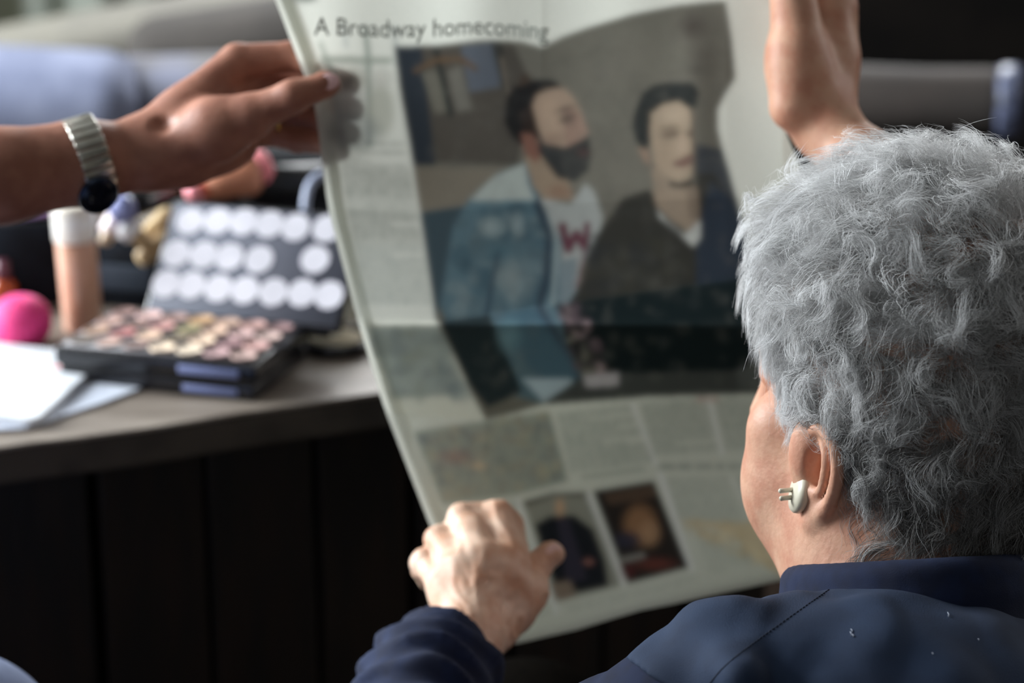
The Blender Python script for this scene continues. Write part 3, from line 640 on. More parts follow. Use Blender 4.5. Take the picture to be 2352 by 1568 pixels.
# second man
poly([(1495, 380), (1580, 400), (1605, 440), (1608, 520), (1597, 545), (1540, 505), (1505, 470)], (138, 124, 108)); poly([(1507, 478), (1535, 510), (1572, 540), (1608, 505), (1610, 545), (1592, 568), (1555, 530), (1515, 500)], (176, 178, 172))
poly([(1575, 420), (1605, 430), (1608, 510), (1585, 500)], (112, 100, 88), 0.7)
poly([(1492, 300), (1492, 262), (1510, 245), (1545, 232), (1582, 238), (1590, 290), (1592, 360), (1588, 405), (1560, 415), (1525, 400), (1500, 370)], (160, 144, 124))
poly([(1464, 338), (1488, 340), (1494, 380), (1480, 372)], (150, 126, 108))
poly([(1452, 290), (1458, 260), (1474, 215), (1500, 195), (1550, 188), (1590, 190), (1606, 210), (1600, 245), (1584, 250), (1560, 232), (1520, 240), (1495, 262), (1492, 330), (1480, 345), (1462, 325)], (44, 48, 48))
blob(1540, 308, 22, 10, (74, 62, 54), 0.85, -8, 0.5); blob(1584, 306, 8, 8, (80, 68, 60), 0.8, 0, 0.5); stroke([(1515, 294), (1560, 288)], 5, (64, 54, 48), 0.8)
blob(1530, 350, 20, 40, (142, 124, 106), 0.5, 0, 0.8); blob(1545, 265, 34, 14, (172, 156, 136), 0.6, 0, 0.8); poly([(1545, 372), (1590, 352), (1592, 375), (1570, 385), (1548, 382)], (112, 88, 80)); poly([(1535, 415), (1560, 422), (1592, 410), (1594, 425), (1565, 432), (1540, 428)], (48, 46, 42)); stroke([(1590, 250), (1594, 400)], 8, (98, 86, 76), 0.8)
poly([(1563, 300), (1578, 340), (1572, 352), (1558, 348)], (172, 152, 132), 0.8)
rows([(1250, 100), (1665, 10), (1690, 440), (1300, 440)], 13, (128, 126, 116), 0.16, 0.5); mottle([(940, 120), (1660, 20), (1760, 890), (1120, 940)], [(60, 60, 58), (120, 118, 110), (88, 90, 88)], 500, 16, 0.07)
# clip everything to the photograph outline
m0 = img.copy(); img[:] = 0; poly(PH, (255, 255, 255)); msk = (img[..., :1] > 0.2).astype(float)
for _ in range(2): msk[1:-1, 1:-1] = (msk[1:-1, 1:-1]*2+msk[:-2, 1:-1]+msk[2:, 1:-1]+msk[1:-1, :-2]+msk[1:-1, 2:])/6
img[:] = 0; img[:] = keep*(1-msk)+m0*msk
# lower page
poly([(950, 990), (1262, 945), (1305, 1105), (1190, 1135), (1015, 1160)], (112, 116, 108), 0.9)
mottle([(955, 992), (1258, 950), (1300, 1100), (1020, 1150)], [(96, 102, 98), (130, 126, 108), (118, 122, 114), (134, 128, 112), (94, 100, 100), (108, 104, 96)], 260, 12, 0.45)
blob(1045, 1050, 34, 16, (112, 84, 84), 0.5, 0, 0.6); blob(1100, 1070, 16, 9, (160, 140, 116), 0.7)
rows([(1012, 1165), (1190, 1140), (1200, 1170), (1020, 1200)], 10, (100, 106, 104), 0.6)
def col(q, a=0.7): rows(q, 9, (92, 102, 96), a, 0.6)
col([(1280, 948), (1445, 928), (1500, 1060), (1310, 1085)]); col([(1470, 925), (1618, 915), (1650, 1035), (1505, 1045)]); col([(1642, 915), (1900, 905), (1900, 1025), (1668, 1033)])
stroke([(1452, 925), (1508, 1070)], 8, (196, 198, 186), 0.9); stroke([(1628, 915), (1660, 1045)], 8, (196, 198, 186), 0.9); stroke([(1600, 918), (1650, 916)], 9, (150, 100, 96), 0.5)
poly([(1335, 1092), (1480, 1072), (1483, 1080), (1337, 1100)], (116, 122, 114), 0.8); rows([(1512, 1056), (1900, 1058), (1900, 1086), (1518, 1084)], 24, (90, 98, 94), 0.75, 0.5)
col([(1530, 1098), (1672, 1092), (1712, 1215), (1562, 1195)], 0.5); col([(1690, 1092), (1900, 1090), (1900, 1190), (1725, 1210)], 0.5)
stroke([(1515, 1085), (1590, 1310)], 12, (190, 194, 184), 0.9)
poly([(1552, 1192), (1700, 1200), (1880, 1180), (1900, 1330), (1800, 1325), (1740, 1290), (1690, 1235), (1640, 1215)], (164, 148, 118), 0.75); mottle([(1552, 1200), (1850, 1190), (1880, 1300), (1740, 1290)], [(150, 134, 104), (176, 164, 140)], 60, 16, 0.4)
stroke([(1680, 1095), (1790, 1300)], 7, (192, 190, 172), 0.8)
poly([(1200, 1150), (1350, 1128), (1425, 1345), (1278, 1382)], (112, 112, 104)); poly([(1228, 1205), (1262, 1185), (1318, 1182), (1362, 1215), (1390, 1290), (1398, 1345), (1330, 1360), (1275, 1345), (1246, 1260)], (24, 26, 30))
poly([(1280, 1190), (1305, 1188), (1350, 1330), (1300, 1340)], (42, 40, 50)); blob(1286, 1165, 11, 20, (150, 124, 102), 1, 0, 0.3); poly([(1200, 1150), (1265, 1130), (1345, 1130), (1350, 1140), (1275, 1142), (1205, 1165)], (60, 58, 52), 0.7)
poly([(1262, 1340), (1310, 1332), (1325, 1370), (1278, 1382)], (104, 92, 82)); blob(1352, 1290, 12, 7, (130, 90, 84), 0.8)
poly([(1362, 1127), (1502, 1104), (1582, 1303), (1442, 1340)], (34, 30, 28)); poly([(1385, 1135), (1500, 1112), (1512, 1140), (1400, 1160)], (72, 58, 48), 0.8)
blob(1470, 1205, 36, 44, (112, 84, 62), 1, 0, 0.35); blob(1492, 1225, 22, 26, (136, 108, 84), 0.8, 0, 0.5); blob(1440, 1240, 30, 18, (40, 40, 52), 0.9, 0, 0.4)
poly([(1425, 1280), (1480, 1268), (1484, 1280), (1430, 1293)], (110, 108, 104)); blob(1505, 1295, 44, 14, (84, 46, 40), 0.8, 0, 0.5); blob(1440, 1312, 20, 18, (70, 34, 34), 0.8, 0, 0.5)
stroke([(1350, 1130), (1435, 1345)], 10, (190, 194, 184), 0.95); rows([(1300, 1388), (1600, 1318), (1604, 1336), (1305, 1408)], 10, (120, 126, 120), 0.4)
stroke([(1188, 1145), (1280, 1410)], 10, (180, 184, 176), 0.8); col([(1130, 1200), (1185, 1190), (1270, 1410), (1160, 1440)], 0.3); col([(1600, 1235), (1700, 1255), (1760, 1310), (1630, 1318)], 0.3)
for _ in range(24):
    k = img.copy(); img[1:-1, 1:-1] = (k[1:-1, 1:-1]*2+k[:-2, 1:-1]+k[2:, 1:-1]+k[1:-1, :-2]+k[1:-1, 2:])/6

def xl(y): return np.interp(y, [-310, -130, 0, 240, 480, 730, 930, 1210, 1485], [520, 596, 645, 737, 766, 832, 893, 1002, 1112])
def xr(y): return np.interp(y, [-310, -130, 0, 60, 250, 330, 400, 700, 1290], [1860, 1842, 1800, 1784, 1788, 1812, 1850, 1890, 2010])
def sm(v): return v
def page(name, parent, ns, nt, off, dx0, m, withink, yt=-300, shrink=0, smax=1.0):
    S_, T_ = np.meshgrid(np.linspace(0, smax, ns), np.linspace(0, 1, nt))
    yb = np.interp(S_, [0, 0.1, 0.25, 0.42, 0.5, 0.78, 1], [1488, 1476, 1446, 1402, 1388, 1332, 1290])-shrink
    y = yt+(yb-yt)*T_
    yy = np.clip(y, -310, 1490)
    L = sum(xl(yy+o) for o in (-40, -20, 0, 20, 40))/5+dx0; R_ = sum(xr(yy+o) for o in (-50, -25, 0, 25, 50))/5
    x = L+(R_-L)*S_
    V = surf(x.ravel(), y.ravel(), off); idx = np.arange(ns*nt).reshape(nt, ns)
    Q = np.stack([idx[:-1, :-1], idx[1:, :-1], idx[1:, 1:], idx[:-1, 1:]], -1).reshape(-1, 4)
    at = None
    if withink:
        u_ = np.clip((x.ravel()-X0)/SC, 0, IW-2); v_ = np.clip((y.ravel()-Y0)/SC, 0, IH-2); i = u_.astype(int); j = v_.astype(int); fu = (u_-i)[:, None]; fv = (v_-j)[:, None]
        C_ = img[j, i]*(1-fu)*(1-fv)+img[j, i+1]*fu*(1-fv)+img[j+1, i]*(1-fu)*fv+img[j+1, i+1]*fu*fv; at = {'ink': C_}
    return mk(name, V, Q, m, parent, attr=at)
def paper_mat(name, use):
    m = bpy.data.materials.new(name); m.use_nodes = True; nt = m.node_tree; b = nt.nodes['Principled BSDF']; b.inputs['Roughness'].default_value = 0.85; b.inputs['Specular IOR Level'].default_value = 0.2
    out = nt.nodes['Material Output']; tr_ = nt.nodes.new('ShaderNodeBsdfTranslucent'); mx = nt.nodes.new('ShaderNodeMixShader'); mx.inputs[0].default_value = 0.5
    n = nt.nodes.new('ShaderNodeTexNoise'); n.inputs['Scale'].default_value = 900; tc = nt.nodes.new('ShaderNodeTexCoord'); nt.links.new(tc.outputs['Object'], n.inputs['Vector'])
    mr = nt.nodes.new('ShaderNodeMapRange'); mr.inputs['To Min'].default_value = 0.9; mr.inputs['To Max'].default_value = 1.08; nt.links.new(n.outputs[0], mr.inputs[0])
    mul = nt.nodes.new('ShaderNodeVectorMath'); mul.operation = 'MULTIPLY'
    if use:
        a = nt.nodes.new('ShaderNodeAttribute'); a.attribute_name = 'ink'; nt.links.new(a.outputs['Color'], mul.inputs[0])
    else: mul.inputs[0].default_value = tuple(float(v) for v in lin(PAPER))
    nt.links.new(mr.outputs[0], mul.inputs[1]); nt.links.new(mul.outputs[0], b.inputs['Base Color']); nt.links.new(mul.outputs[0], tr_.inputs[0])
    nt.links.new(b.outputs[0], mx.inputs[1]); nt.links.new(tr_.outputs[0], mx.inputs[2]); nt.links.new(mx.outputs[0], out.inputs[0])
    return m
npz = surf(np.array(1400.0), np.array(1400.0)); 
news = thing('newspaper', 'open broadsheet newspaper page with a large photo of two men, held up by both sides', 'newspaper', npz)
m_page = paper_mat('printed_newsprint', True); m_back = paper_mat('plain_newsprint', False)
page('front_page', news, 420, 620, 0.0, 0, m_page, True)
page('folded_margin', news, 12, 140, -0.0015, -13, m_back, False, shrink=4, smax=0.035)
page('inner_page', news, 70, 90, -0.004, 12, m_back, False, yt=738, shrink=10)
# headline set in type, following the sheet
cu = bpy.data.curves.new('type', 'FONT'); cu.body = 'A Broadway homecoming'; cu.size = 1.0; cu.resolution_u = 3; cu.offset = 0.004
to = bpy.data.objects.new('type', cu); COL.objects.link(to); bpy.context.view_layer.update()
me = bpy.data.meshes.new_from_object(to.evaluated_get(bpy.context.evaluated_depsgraph_get()))
V = np.array([v.co[:] for v in me.vertices]); Fc = [list(p.vertices) for p in me.polygons]
bpy.data.objects.remove(to); bpy.data.curves.remove(cu); bpy.data.meshes.remove(me)
w_ = V[:, 0].max(); tx = V[:, 0]/w_; px = 722+tx*538
base = np.interp(px, [722, 800, 900, 1000, 1100, 1180, 1262], [80, 82, 86, 84, 78, 84, 92])
sc_ = 538/w_
V3 = surf(px, base-V[:, 1]*sc_*1.15, 0.0006)
mk('headline', V3, Fc, mat('newsprint_ink', (138, 144, 136), 0.9), news, smooth=False)
# ------------------------------------------------------------------ people
def skinmat(name, c, c2, hi=0.62, bump=0.16, ns=55):
    return mat(name, c, 0.5, c2=c2, ns=ns, bump=bump, bs=380, sss=0.12, lo=0.36, hi=hi, spec=0.35)
m_skin = skinmat('aged_skin', (228, 195, 172), (206, 158, 130))
m_face = skinmat('tan_skin', (222, 174, 146), (206, 148, 122))
m_skin2 = skinmat('warm_skin', (170, 118, 98), (148, 98, 80))
m_knit = mat('navy_knit', (9, 27, 62), 0.9, c2=(7, 20, 50), ns=60, bump=0.14, bs=1500)
m_vest = mat('blue_grey_cotton', (37, 55, 84), 0.85, c2=(31, 47, 74), ns=30, bump=0.25, bs=1400)
m_trou = mat('black_fleece', (10, 9, 8), 1.0, c2=(14, 12, 10), ns=200, bump=0.3, bs=500, spec=0.0)

p1 = thing('person', 'grey haired person in a navy sweater and vest seen from behind, reading the newspaper', 'person', (0.22, 1.2, 0.0))
# ---- head, in its own frame: x right, y forward, z up
def Rz_(a): return rotz(a)
HM = rotz(40)@rotx(-8)
EAR = np.array([-0.0760, -0.004, -0.025])
HO = P(1884, 1083, 1.28)-HM@EAR
def toW(p): return np.asarray(p)@HM.T+HO
def toL(p): return (np.asarray(p)-HO)@HM
nb = toL(P(2105, 1370, 1.315)); nb2 = toL(P(2150, 1560, 1.27))
fh = Field((-0.115, -0.15, -0.235), (0.115, 0.145, 0.145), 0.0017)
fh.ell((0, -0.016, 0.034), (0.0715, 0.086, 0.084), 0.01)
fh.ell((0, -0.032, 0.012), (0.068, 0.068, 0.062), 0.02)
fh.ell((0, 0.042, -0.042), (0.053, 0.050, 0.060), 0.03)
fh.ell((-0.046, 0.046, -0.050), (0.024, 0.034, 0.040), 0.02); fh.ell((0.046, 0.046, -0.050), (0.024, 0.034, 0.040), 0.02)
for s_ in (-1, 1):
    fh.ell((s_*0.0455, 0.051, -0.013), (0.0185, 0.019, 0.017), 0.014)
    fh.cap((s_*0.058, -0.002, -0.055), (s_*0.030, 0.052, -0.084), 0.017, 0.016, 0.02)
    fh.ell((s_*0.030, 0.076, 0.012), (0.015, 0.012, 0.010), 0.006, sub=True)
    fh.ell((s_*0.029, 0.065, 0.011), (0.0135, 0.0135, 0.011), 0.002)
    fh.ell((s_*0.010, 0.100, -0.026), (0.007, 0.009, 0.006), 0.004)
fh.cap((-0.026, 0.073, 0.026), (0.026, 0.073, 0.026), 0.009, 0.009, 0.012)
fh.chain([(0, 0.086, 0.022), (0, 0.097, 0.0), (0, 0.109, -0.024)], [0.007, 0.008, 0.0105], 0.008)
fh.ell((0, 0.079, -0.094), (0.022, 0.018, 0.016), 0.014)
fh.cap((-0.018, 0.088, -0.052), (0.018, 0.088, -0.052), 0.006, 0.006, 0.005); fh.cap((-0.017, 0.088, -0.061), (0.017, 0.088, -0.061), 0.0065, 0.0065, 0.004)
fh.cap((-0.02, 0.0965, -0.0565), (0.02, 0.0965, -0.0565), 0.0015, 0.0015, 0.002, sub=True)
fh.chain([(0, -0.028, -0.03), nb+[0, 0.004, 0], nb2], [0.060, 0.056, 0.056], 0.035)
fh.cap((-0.052, -0.012, -0.045), nb+[-0.022, 0.026, -0.01], 0.017, 0.015, 0.012)    # neck muscle
fh.cap((0.052, -0.012, -0.045), nb+[0.030, 0.035, -0.01], 0.017, 0.015, 0.012)
# loose skin under the jaw
fh.cap((-0.048, 0.012, -0.076), (-0.025, 0.034, -0.102), 0.015, 0.014, 0.018); fh.cap((0.048, 0.012, -0.076), (0.025, 0.034, -0.102), 0.015, 0.014, 0.018)
fh.cap((0, 0.042, -0.098), nb+[0.004, 0.030, 0.0], 0.014, 0.014, 0.02)
# ears
def ear(sg):
    # ear plane: a along the back/out direction, b up
    n_ = np.array([sg*0.97, 0.16, 0.0]); n_ /= np.linalg.norm(n_); b = np.array([0, -0.16, 0.987]); a = np.cross(b, n_)*(-sg)
    a = a/np.linalg.norm(a)
    if a[1] > 0: a = -a
    O = EAR*np.array([-sg, 1, 1])+np.array([sg*0.0005, 0, 0])
    Q = lambda u, v, w=0.0: O+a*u+b*v+n_*w
    # flat shell behind, then rim, then hollow
    Mx_ = np.stack([a, b, n_], 1)
    fh.ell(Q(0.002, 0.002, -0.003), (0.0155, 0.025, 0.0050), 0.004, M=Mx_)
    fh.ell(Q(-0.004, 0.002, 0.002), (0.0105, 0.014, 0.0080), 0.004, M=Mx_, sub=True)
    fh.ell(Q(-0.001, 0.001, -0.006), (0.0065, 0.0095, 0.010), 0.003, M=Mx_, sub=True)
    rim = [(-0.003, 0.0235), (0.001, 0.0250), (0.008, 0.0235), (0.0150, 0.017), (0.0170, 0.006), (0.0150, -0.006), (0.0110, -0.016), (0.0060, -0.023)]
    pts = spline([Q(u, v, 0.002) for u, v in rim], 3); fh.chain(pts, np.interp(np.arange(len(pts)), [0, 4, 16, len(pts)-1], [0.0024, 0.0030, 0.0034, 0.0040]), 0.0018)
    pts = spline([Q(0.003, 0.019, 0.001), Q(0.0085, 0.012, 0.003), Q(0.0085, 0.001, 0.0035), Q(0.005, -0.009, 0.003), Q(-0.002, -0.012, 0.003)], 3); fh.chain(pts, [0.0024]*len(pts), 0.0015)
    fh.ell(Q(0.0015, -0.0225, 0.001), (0.0100, 0.0112, 0.0050), 0.004, M=Mx_)          # lobe
    fh.ell(Q(-0.0005, -0.029, 0.002), (0.0072, 0.0064, 0.0050), 0.003, M=Mx_)
    fh.ell(Q(-0.0145, 0.004, -0.0005), (0.0095, 0.0190, 0.0068), 0.012, M=Mx_)          # tragus
    return O, a, b, n_
EO, Ea, Eb, En = ear(-1); ear(1)
hv, hq = fh.mesh(); hv = relax(hv, hq, 1, 0.35)
hn = vnorm(hv, hq)
# fine wrinkles on neck and cheek
wr = np.clip((-hv[:, 2]-0.05)/0.06, 0, 1)*np.clip((0.03-hv[:, 1])/0.05, 0, 1)
hv = hv+hn*(0.0004*wr*np.sin(wob(hv, 0.03)*7))[:, None]
HEADW = toW(hv)

def finger(f, pts, rad, k=0.003): f.chain([P(*q) for q in pts], rad, k)
def PH_(x, y, d): return P(x+14, y+22, d)
# ---- left hand reaching towards the page (seen from its back)
def fingerh(f, pts, rad, k=0.003): f.chain([PH_(*q) for q in pts], rad, k)
fc = Field(PH_(1090, 1300, 1.58)-[0.085, 0.12, 0.12], PH_(1090, 1300, 1.58)+[0.085, 0.12, 0.10], 0.0012)
fingerh(fc, [(1000, 1540, 1.51), (1062, 1438, 1.535)], [0.026, 0.023], 0.006)
W0 = (1070, 1425, 1.540)
mcp = [((1152, 1262, 1.562), 0.0106), ((1094, 1256, 1.556), 0.0108), ((1042, 1280, 1.556), 0.0100), ((1000, 1318, 1.560), 0.0088)]
for (q, r) in mcp: fc.chain([PH_(*W0)+(PH_(*q)-PH_(*W0))*0.12, PH_(*q)], [0.0150, r], 0.010)
fc.ell(PH_(1095, 1350, 1.562), (0.033, 0.014, 0.030), 0.012)
fc.chain([PH_(1120, 1420, 1.552), PH_(1196, 1335, 1.575)], [0.016, 0.0145], 0.012)          # thumb metacarpal
fc.chain([PH_(1196, 1335, 1.575), PH_(1212, 1284, 1.590), PH_(1252, 1250, 1.598)], [0.0128, 0.0098, 0.0088], 0.005)
fc.ell(PH_(1250, 1250, 1.595), (0.0085, 0.0082, 0.0072), 0.003)
fing = [[mcp[0][0], (1130, 1163, 1.594), (1150, 1179, 1.620), (1160, 1204, 1.634)], [mcp[1][0], (1048, 1166, 1.594), (1056, 1180, 1.622), (1060, 1206, 1.638)],
        [mcp[2][0], (996, 1218, 1.590), (1000, 1234, 1.614), (1010, 1258, 1.630)], [mcp[3][0], (962, 1270, 1.585), (958, 1286, 1.606), (968, 1310, 1.618)]]
rr = [(0.0106, 0.0104, 0.0088, 0.0076), (0.0106, 0.0092, 0.0082, 0.0074), (0.0102, 0.0092, 0.0080, 0.0072), (0.0088, 0.0080, 0.0070, 0.0064)]
for q, r in zip(fing, rr): fingerh(fc, q, r, 0.0035)
for q in fing: fc.ell(PH_(*q[1]), (0.0096, 0.0092, 0.0094), 0.003)
fc.chain([PH_(1070, 1260, 1.560), PH_(1088, 1166, 1.598)], [0.0110, 0.0100], 0.006); fc.chain([PH_(1024, 1290, 1.562), PH_(1022, 1204, 1.600)], [0.0095, 0.0080], 0.006)
fc.chain([PH_(1168, 1280, 1.568), PH_(1156, 1184, 1.600)], [0.0110, 0.0098], 0.005)
# tendons and veins over the back of the hand
for q, r in mcp: fc.chain([PH_(W0[0]+ (q[0]-W0[0])*0.35, W0[1]+(q[1]-W0[1])*0.35, 1.5325), PH_(q[0], q[1]+6, q[2]-0.0092)], [0.0030, 0.0032], 0.0035)
pts = spline([PH_(1035, 1400, 1.527), PH_(1060, 1345, 1.535), PH_(1085, 1310, 1.5385), PH_(1078, 1285, 1.5415)], 4); fc.chain(pts, [0.0018]*len(pts), 0.003)
pts = spline([PH_(1120, 1385, 1.540), PH_(1140, 1340, 1.545), PH_(1125, 1305, 1.543), PH_(1082, 1308, 1.5385)], 4); fc.chain(pts, [0.0018]*len(pts), 0.003)
lv_, lq_ = fc.mesh(); ln_ = vnorm(lv_, lq_); lv_ = lv_+ln_*(0.0003*np.sin(wob(lv_, 0.022)*3))[:, None]; lv_ = relax(lv_, lq_, 2, 0.4)
# ---- right hand holding the page edge
fr = Field(P(1870, 90, 1.56)-[0.085, 0.12, 0.15], P(1870, 90, 1.56)+[0.085, 0.12, 0.12], 0.0013)
finger(fr, [(2120, 560, 1.50), (1985, 385, 1.53), (1897, 290, 1.548)], [0.028, 0.0235, 0.0195], 0.008)
finger(fr, [(1893, 285, 1.549), (1838, 150, 1.548), (1822, 0, 1.545)], [0.020, 0.0190, 0.0150], 0.012)      # thumb side
finger(fr, [(1820, 245, 1.540), (1822, 120, 1.542)], [0.0150, 0.0150], 0.010)                              # heel of the hand
finger(fr, [(1905, 280, 1.556), (1905, 130, 1.568), (1902, -10, 1.572)], [0.0165, 0.0175, 0.0150], 0.010)   # back of the hand
finger(fr, [(1918, 250, 1.572), (1922, 40, 1.588)], [0.0135, 0.0140], 0.010)
fr.ell(P(1935, 12, 1.575), (0.0095, 0.011, 0.012), 0.006)
finger(fr, [(1822, 0, 1.547), (1800, -90, 1.556), (1772, -165, 1.566)], [0.0120, 0.0100, 0.0088], 0.005)    # thumb, on this side of the page
for i, (x0, dd) in enumerate(((1905, 1.570), (1915, 1.588), (1920, 1.604), (1918, 1.618))):
    finger(fr, [(x0, -8+i*10, dd), (x0-10, -95+i*16, dd+0.006), (x0-75, -150+i*20, max(dd+0.008, 1.592+0.006*i)), (x0-140, -150+i*20, 1.598+0.005*i)], [0.0105, 0.0092, 0.0082, 0.0072], 0.003)
rv_, rq_ = fr.mesh(); rv_ = relax(rv_, rq_, 1, 0.4)
# ---- trunk and arms under the clothes
SHL = P(1600, 1690, 1.235); SHR = P(2620, 1640, 1.28); ELL_ = P(905, 2000, 1.40); ELR = P(2560, 1080, 1.50)
HIP = np.array([0.26, 1.08, 0.55])
ft = Field((-0.16, 0.9, 0.42), (0.56, 1.62, 1.02), 0.006)
def trunk(f, g, arms=True, neck=True):
    f.chain([P(2150, 1860, 1.24), HIP], [0.10+g, 0.125+g], 0.05); f.chain([P(2000, 1655, 1.225), SHL], [0.056+g, 0.052+g], 0.03); f.chain([P(2230, 1690, 1.25), SHR], [0.056+g, 0.050+g], 0.03)
    f.ell(P(1930, 2020, 1.26), (0.10+g, 0.085+g, 0.13+g), 0.05); f.ell(P(2420, 2060, 1.28), (0.09+g, 0.085+g, 0.13+g), 0.05); f.ell(HIP, (0.17+g, 0.13+g, 0.11+g), 0.06)
trunk(ft, -0.012)
ft.chain([SHL, ELL_, P(1000, 1540, 1.51)], [0.036, 0.032, 0.024], 0.02); ft.chain([SHR, ELR, P(2120, 560, 1.50)], [0.038, 0.032, 0.026], 0.02)
tv_, tq_ = ft.mesh()
bv, bq = joinq([(HEADW, hq), (lv_, lq_), (rv_, rq_), (tv_, tq_)])
bo = mk('body', bv, bq, m_face, p1); bo.data.materials.append(m_skin)
mi = np.zeros(len(bo.data.polygons), np.int32); mi[len(hq):len(hq)+len(lq_)] = 1; bo.data.polygons.foreach_set('material_index', mi)
# finger and thumb nails of the reaching hand
def nail(c, n_, up_, w, l, m, parent, name='fingernail'):
    M = frame(n_, up_); V, Fc = lathe([(1.0, -0.10), (0.96, 0.05), (0.8, 0.14), (0.5, 0.22), (0.02, 0.27)], 24)
    V = V*np.array([l, w, 0.0032]); mk(name, V@M.T+c, Fc, m, parent)
m_nail = mat('fingernail', (226, 190, 180), 0.3, coat=0.3)
nail(P(1272, 1265, 1.589), -FW+0.5*RT+0.3*UP, RT*0.8+UP*0.5, 0.0050, 0.0062, m_nail, p1, 'thumbnail')
# ---- earring
ec = toW(EO+Ea*(-0.0125)+Eb*(-0.0155)+En*0.0030); ax = np.array([-0.955, -0.12, 0.26]); ax /= np.linalg.norm(ax); Me = frame(ax)
m_ivory = mat('ivory_plastic', (226, 220, 200), 0.3, c2=(214, 206, 184), ns=40)
er = mk('earring', *lathe([(0.0045, -0.0040), (0.0098, -0.0036), (0.0113, -0.0018), (0.0114, 0.0006), (0.0104, 0.0022), (0.0066, 0.0034), (0.0004, 0.0038)], 40, Me, ec), m_ivory, p1)
er['label'] = 'ivory clip-on button earring'
for u_, w_2 in ((0.0022, -0.0018), (-0.0026, -0.0006)):
    p = ec+UP*u_+FW*(-0.002)*0+Me[:, 0]*w_2; mk('prong', *lathe([(0.0013, 0), (0.0013, 0.0064), (0.0014, 0.0080), (0.0008, 0.0088)], 12, frame(ax+np.array([0, -0.15, -0.25])), p+ax*0.0022), m_ivory, er)
for k in range(5):
    a_ = k*1.2; d = Me[:, 0]*math.cos(a_)+Me[:, 1]*math.sin(a_)
    mk('engraved_line', *tube([ec+ax*0.0035+d*0.001, ec+ax*0.0030+d*0.0066], 0.00022, 6), mat('grey_line', (90, 92, 84), 0.6), er)

# ---- sweater
fs = Field((-0.20, 0.88, 0.40), (0.62, 1.66, 1.10), 0.0035)
trunk(fs, -0.004)
CU = P(1036, 1480, 1.5275)
slp = [SHL, ELL_, P(962, 1640, 1.478), P(982, 1585, 1.495), P(1006, 1532, 1.512), CU]; slr = [0.050, 0.047, 0.0395, 0.0385, 0.0345, 0.0290]
fs.chain(slp, slr, 0.015)
fs.chain([SHR, ELR, P(2200, 660, 1.50)], [0.055, 0.046, 0.034], 0.015)
cd = P(1066, 1425, 1.542)-P(975, 1560, 1.50); cd /= np.linalg.norm(cd)
fs.cut(P(1040, 1476, 1.528), cd, CU-0.05, CU+0.05)
fs.chain([P(1004, 1502, 1.517), P(1085, 1405, 1.545)], [0.0245, 0.0255], 0.002, sub=True)
cd2 = P(1985, 385, 1.53)-P(2200, 660, 1.50); cd2 /= np.linalg.norm(cd2); q_ = P(2180, 635, 1.502); fs.cut(q_, cd2, q_-0.06, q_+0.06)
# rolled collar
cc = P(2106, 1350, 1.306); cn = np.array([-0.05, 0.40, 0.92]); cn = cn/np.linalg.norm(cn); Mc = frame(cn); ring = []
for i in range(41):
    a_ = 2*math.pi*i/40; ring.append(cc+Mc[:, 0]*math.cos(a_)*0.0635+Mc[:, 1]*math.sin(a_)*0.072)
for dz in (0.006, -0.006, -0.018): fs.chain([p+Mc[:, 2]*dz for p in ring], [0.0085+0.0015*(dz < 0)]*41, 0.006)
sv, sq = fs.mesh(); sn = vnorm(sv, sq)
# folds bunched along the left sleeve
A_, B_ = slp[2], CU; ab = B_-A_; t = ((sv-A_)@ab)/(ab@ab); side = (sv-A_)@np.cross(ab, FW)/np.linalg.norm(ab); dist = np.linalg.norm(sv-A_-np.clip(t, -1.5, 1.2)[:, None]*ab, axis=1)
w = np.clip((0.062-dist)/0.01, 0, 1)*np.clip((t+1.5)/0.4, 0, 1)*np.clip((1.03-t)/0.1, 0, 1)
ph = 6.283*(2.7*t+4*side+330*side**2)+1.3*wob(sv, 0.09)
fold = (0.5+0.5*np.sin(ph))**1.5*(0.75+0.35*wob(sv, 0.07, 1))
sv = sv+sn*(w*(0.0115*fold-0.0040+0.0006*wob(sv, 0.03, 1)))[:, None]
# folds on the upper arm
t2 = np.clip((sv[:, 0]+0.0)/0.1, 0, 1)*(sv[:, 2] < 0.93); sv = sv+sn*((1-w)*0.0016*wob(sv, 0.05, 1)*(sv[:, 2] < 0.9))[:, None]
sv = relax(sv, sq, 1, 0.4)
mk('sweater', sv, sq, m_knit, p1)
# ---- vest
fv = Field((-0.03, 0.86, 0.42), (0.62, 1.46, 1.06), 0.0028)
trunk(fv, 0.004)
fv.cap(P(1628, 1470, 1.214), P(1700, 1560, 1.168), 0.009, 0.008, 0.022)             # lifted fold at the shoulder
fv.cap(P(1622, 1432, 1.226), P(1700, 1424, 1.215), 0.0085, 0.010, 0.018)
an = -0.66*RT-0.72*UP-0.15*FW; fv.cut(P(1487, 1540, 1.19), an, (-0.03, 0.86, 0.42), (0.18, 1.46, 1.06))
an = 0.9*RT-0.3*UP; fv.cut(P(2660, 1600, 1.2), an, (0.35, 0.86, 0.42), (0.62, 1.46, 1.06))
# opening for the neck
fv.chain([p+Mc[:, 2]*0.012 for p in ring[::2]], [0.0145]*21, 0.004, sub=True); fv.ell(cc+Mc[:, 2]*0.03, (0.066, 0.074, 0.036), 0.004, M=Mc, sub=True)
vv, vq = fv.mesh(); vn = vnorm(vv, vq)
vv = vv+vn*(0.0024*wob(vv, 0.13)+0.0012*wob(vv, 0.045, 1)+0.0030*np.clip(wob(vv*np.array([2.2, 1, 0.7]), 0.10, 2), 0, 1))[:, None]
vv = relax(vv, vq, 2, 0.5)
vest = mk('vest', vv, vq, m_vest, p1)
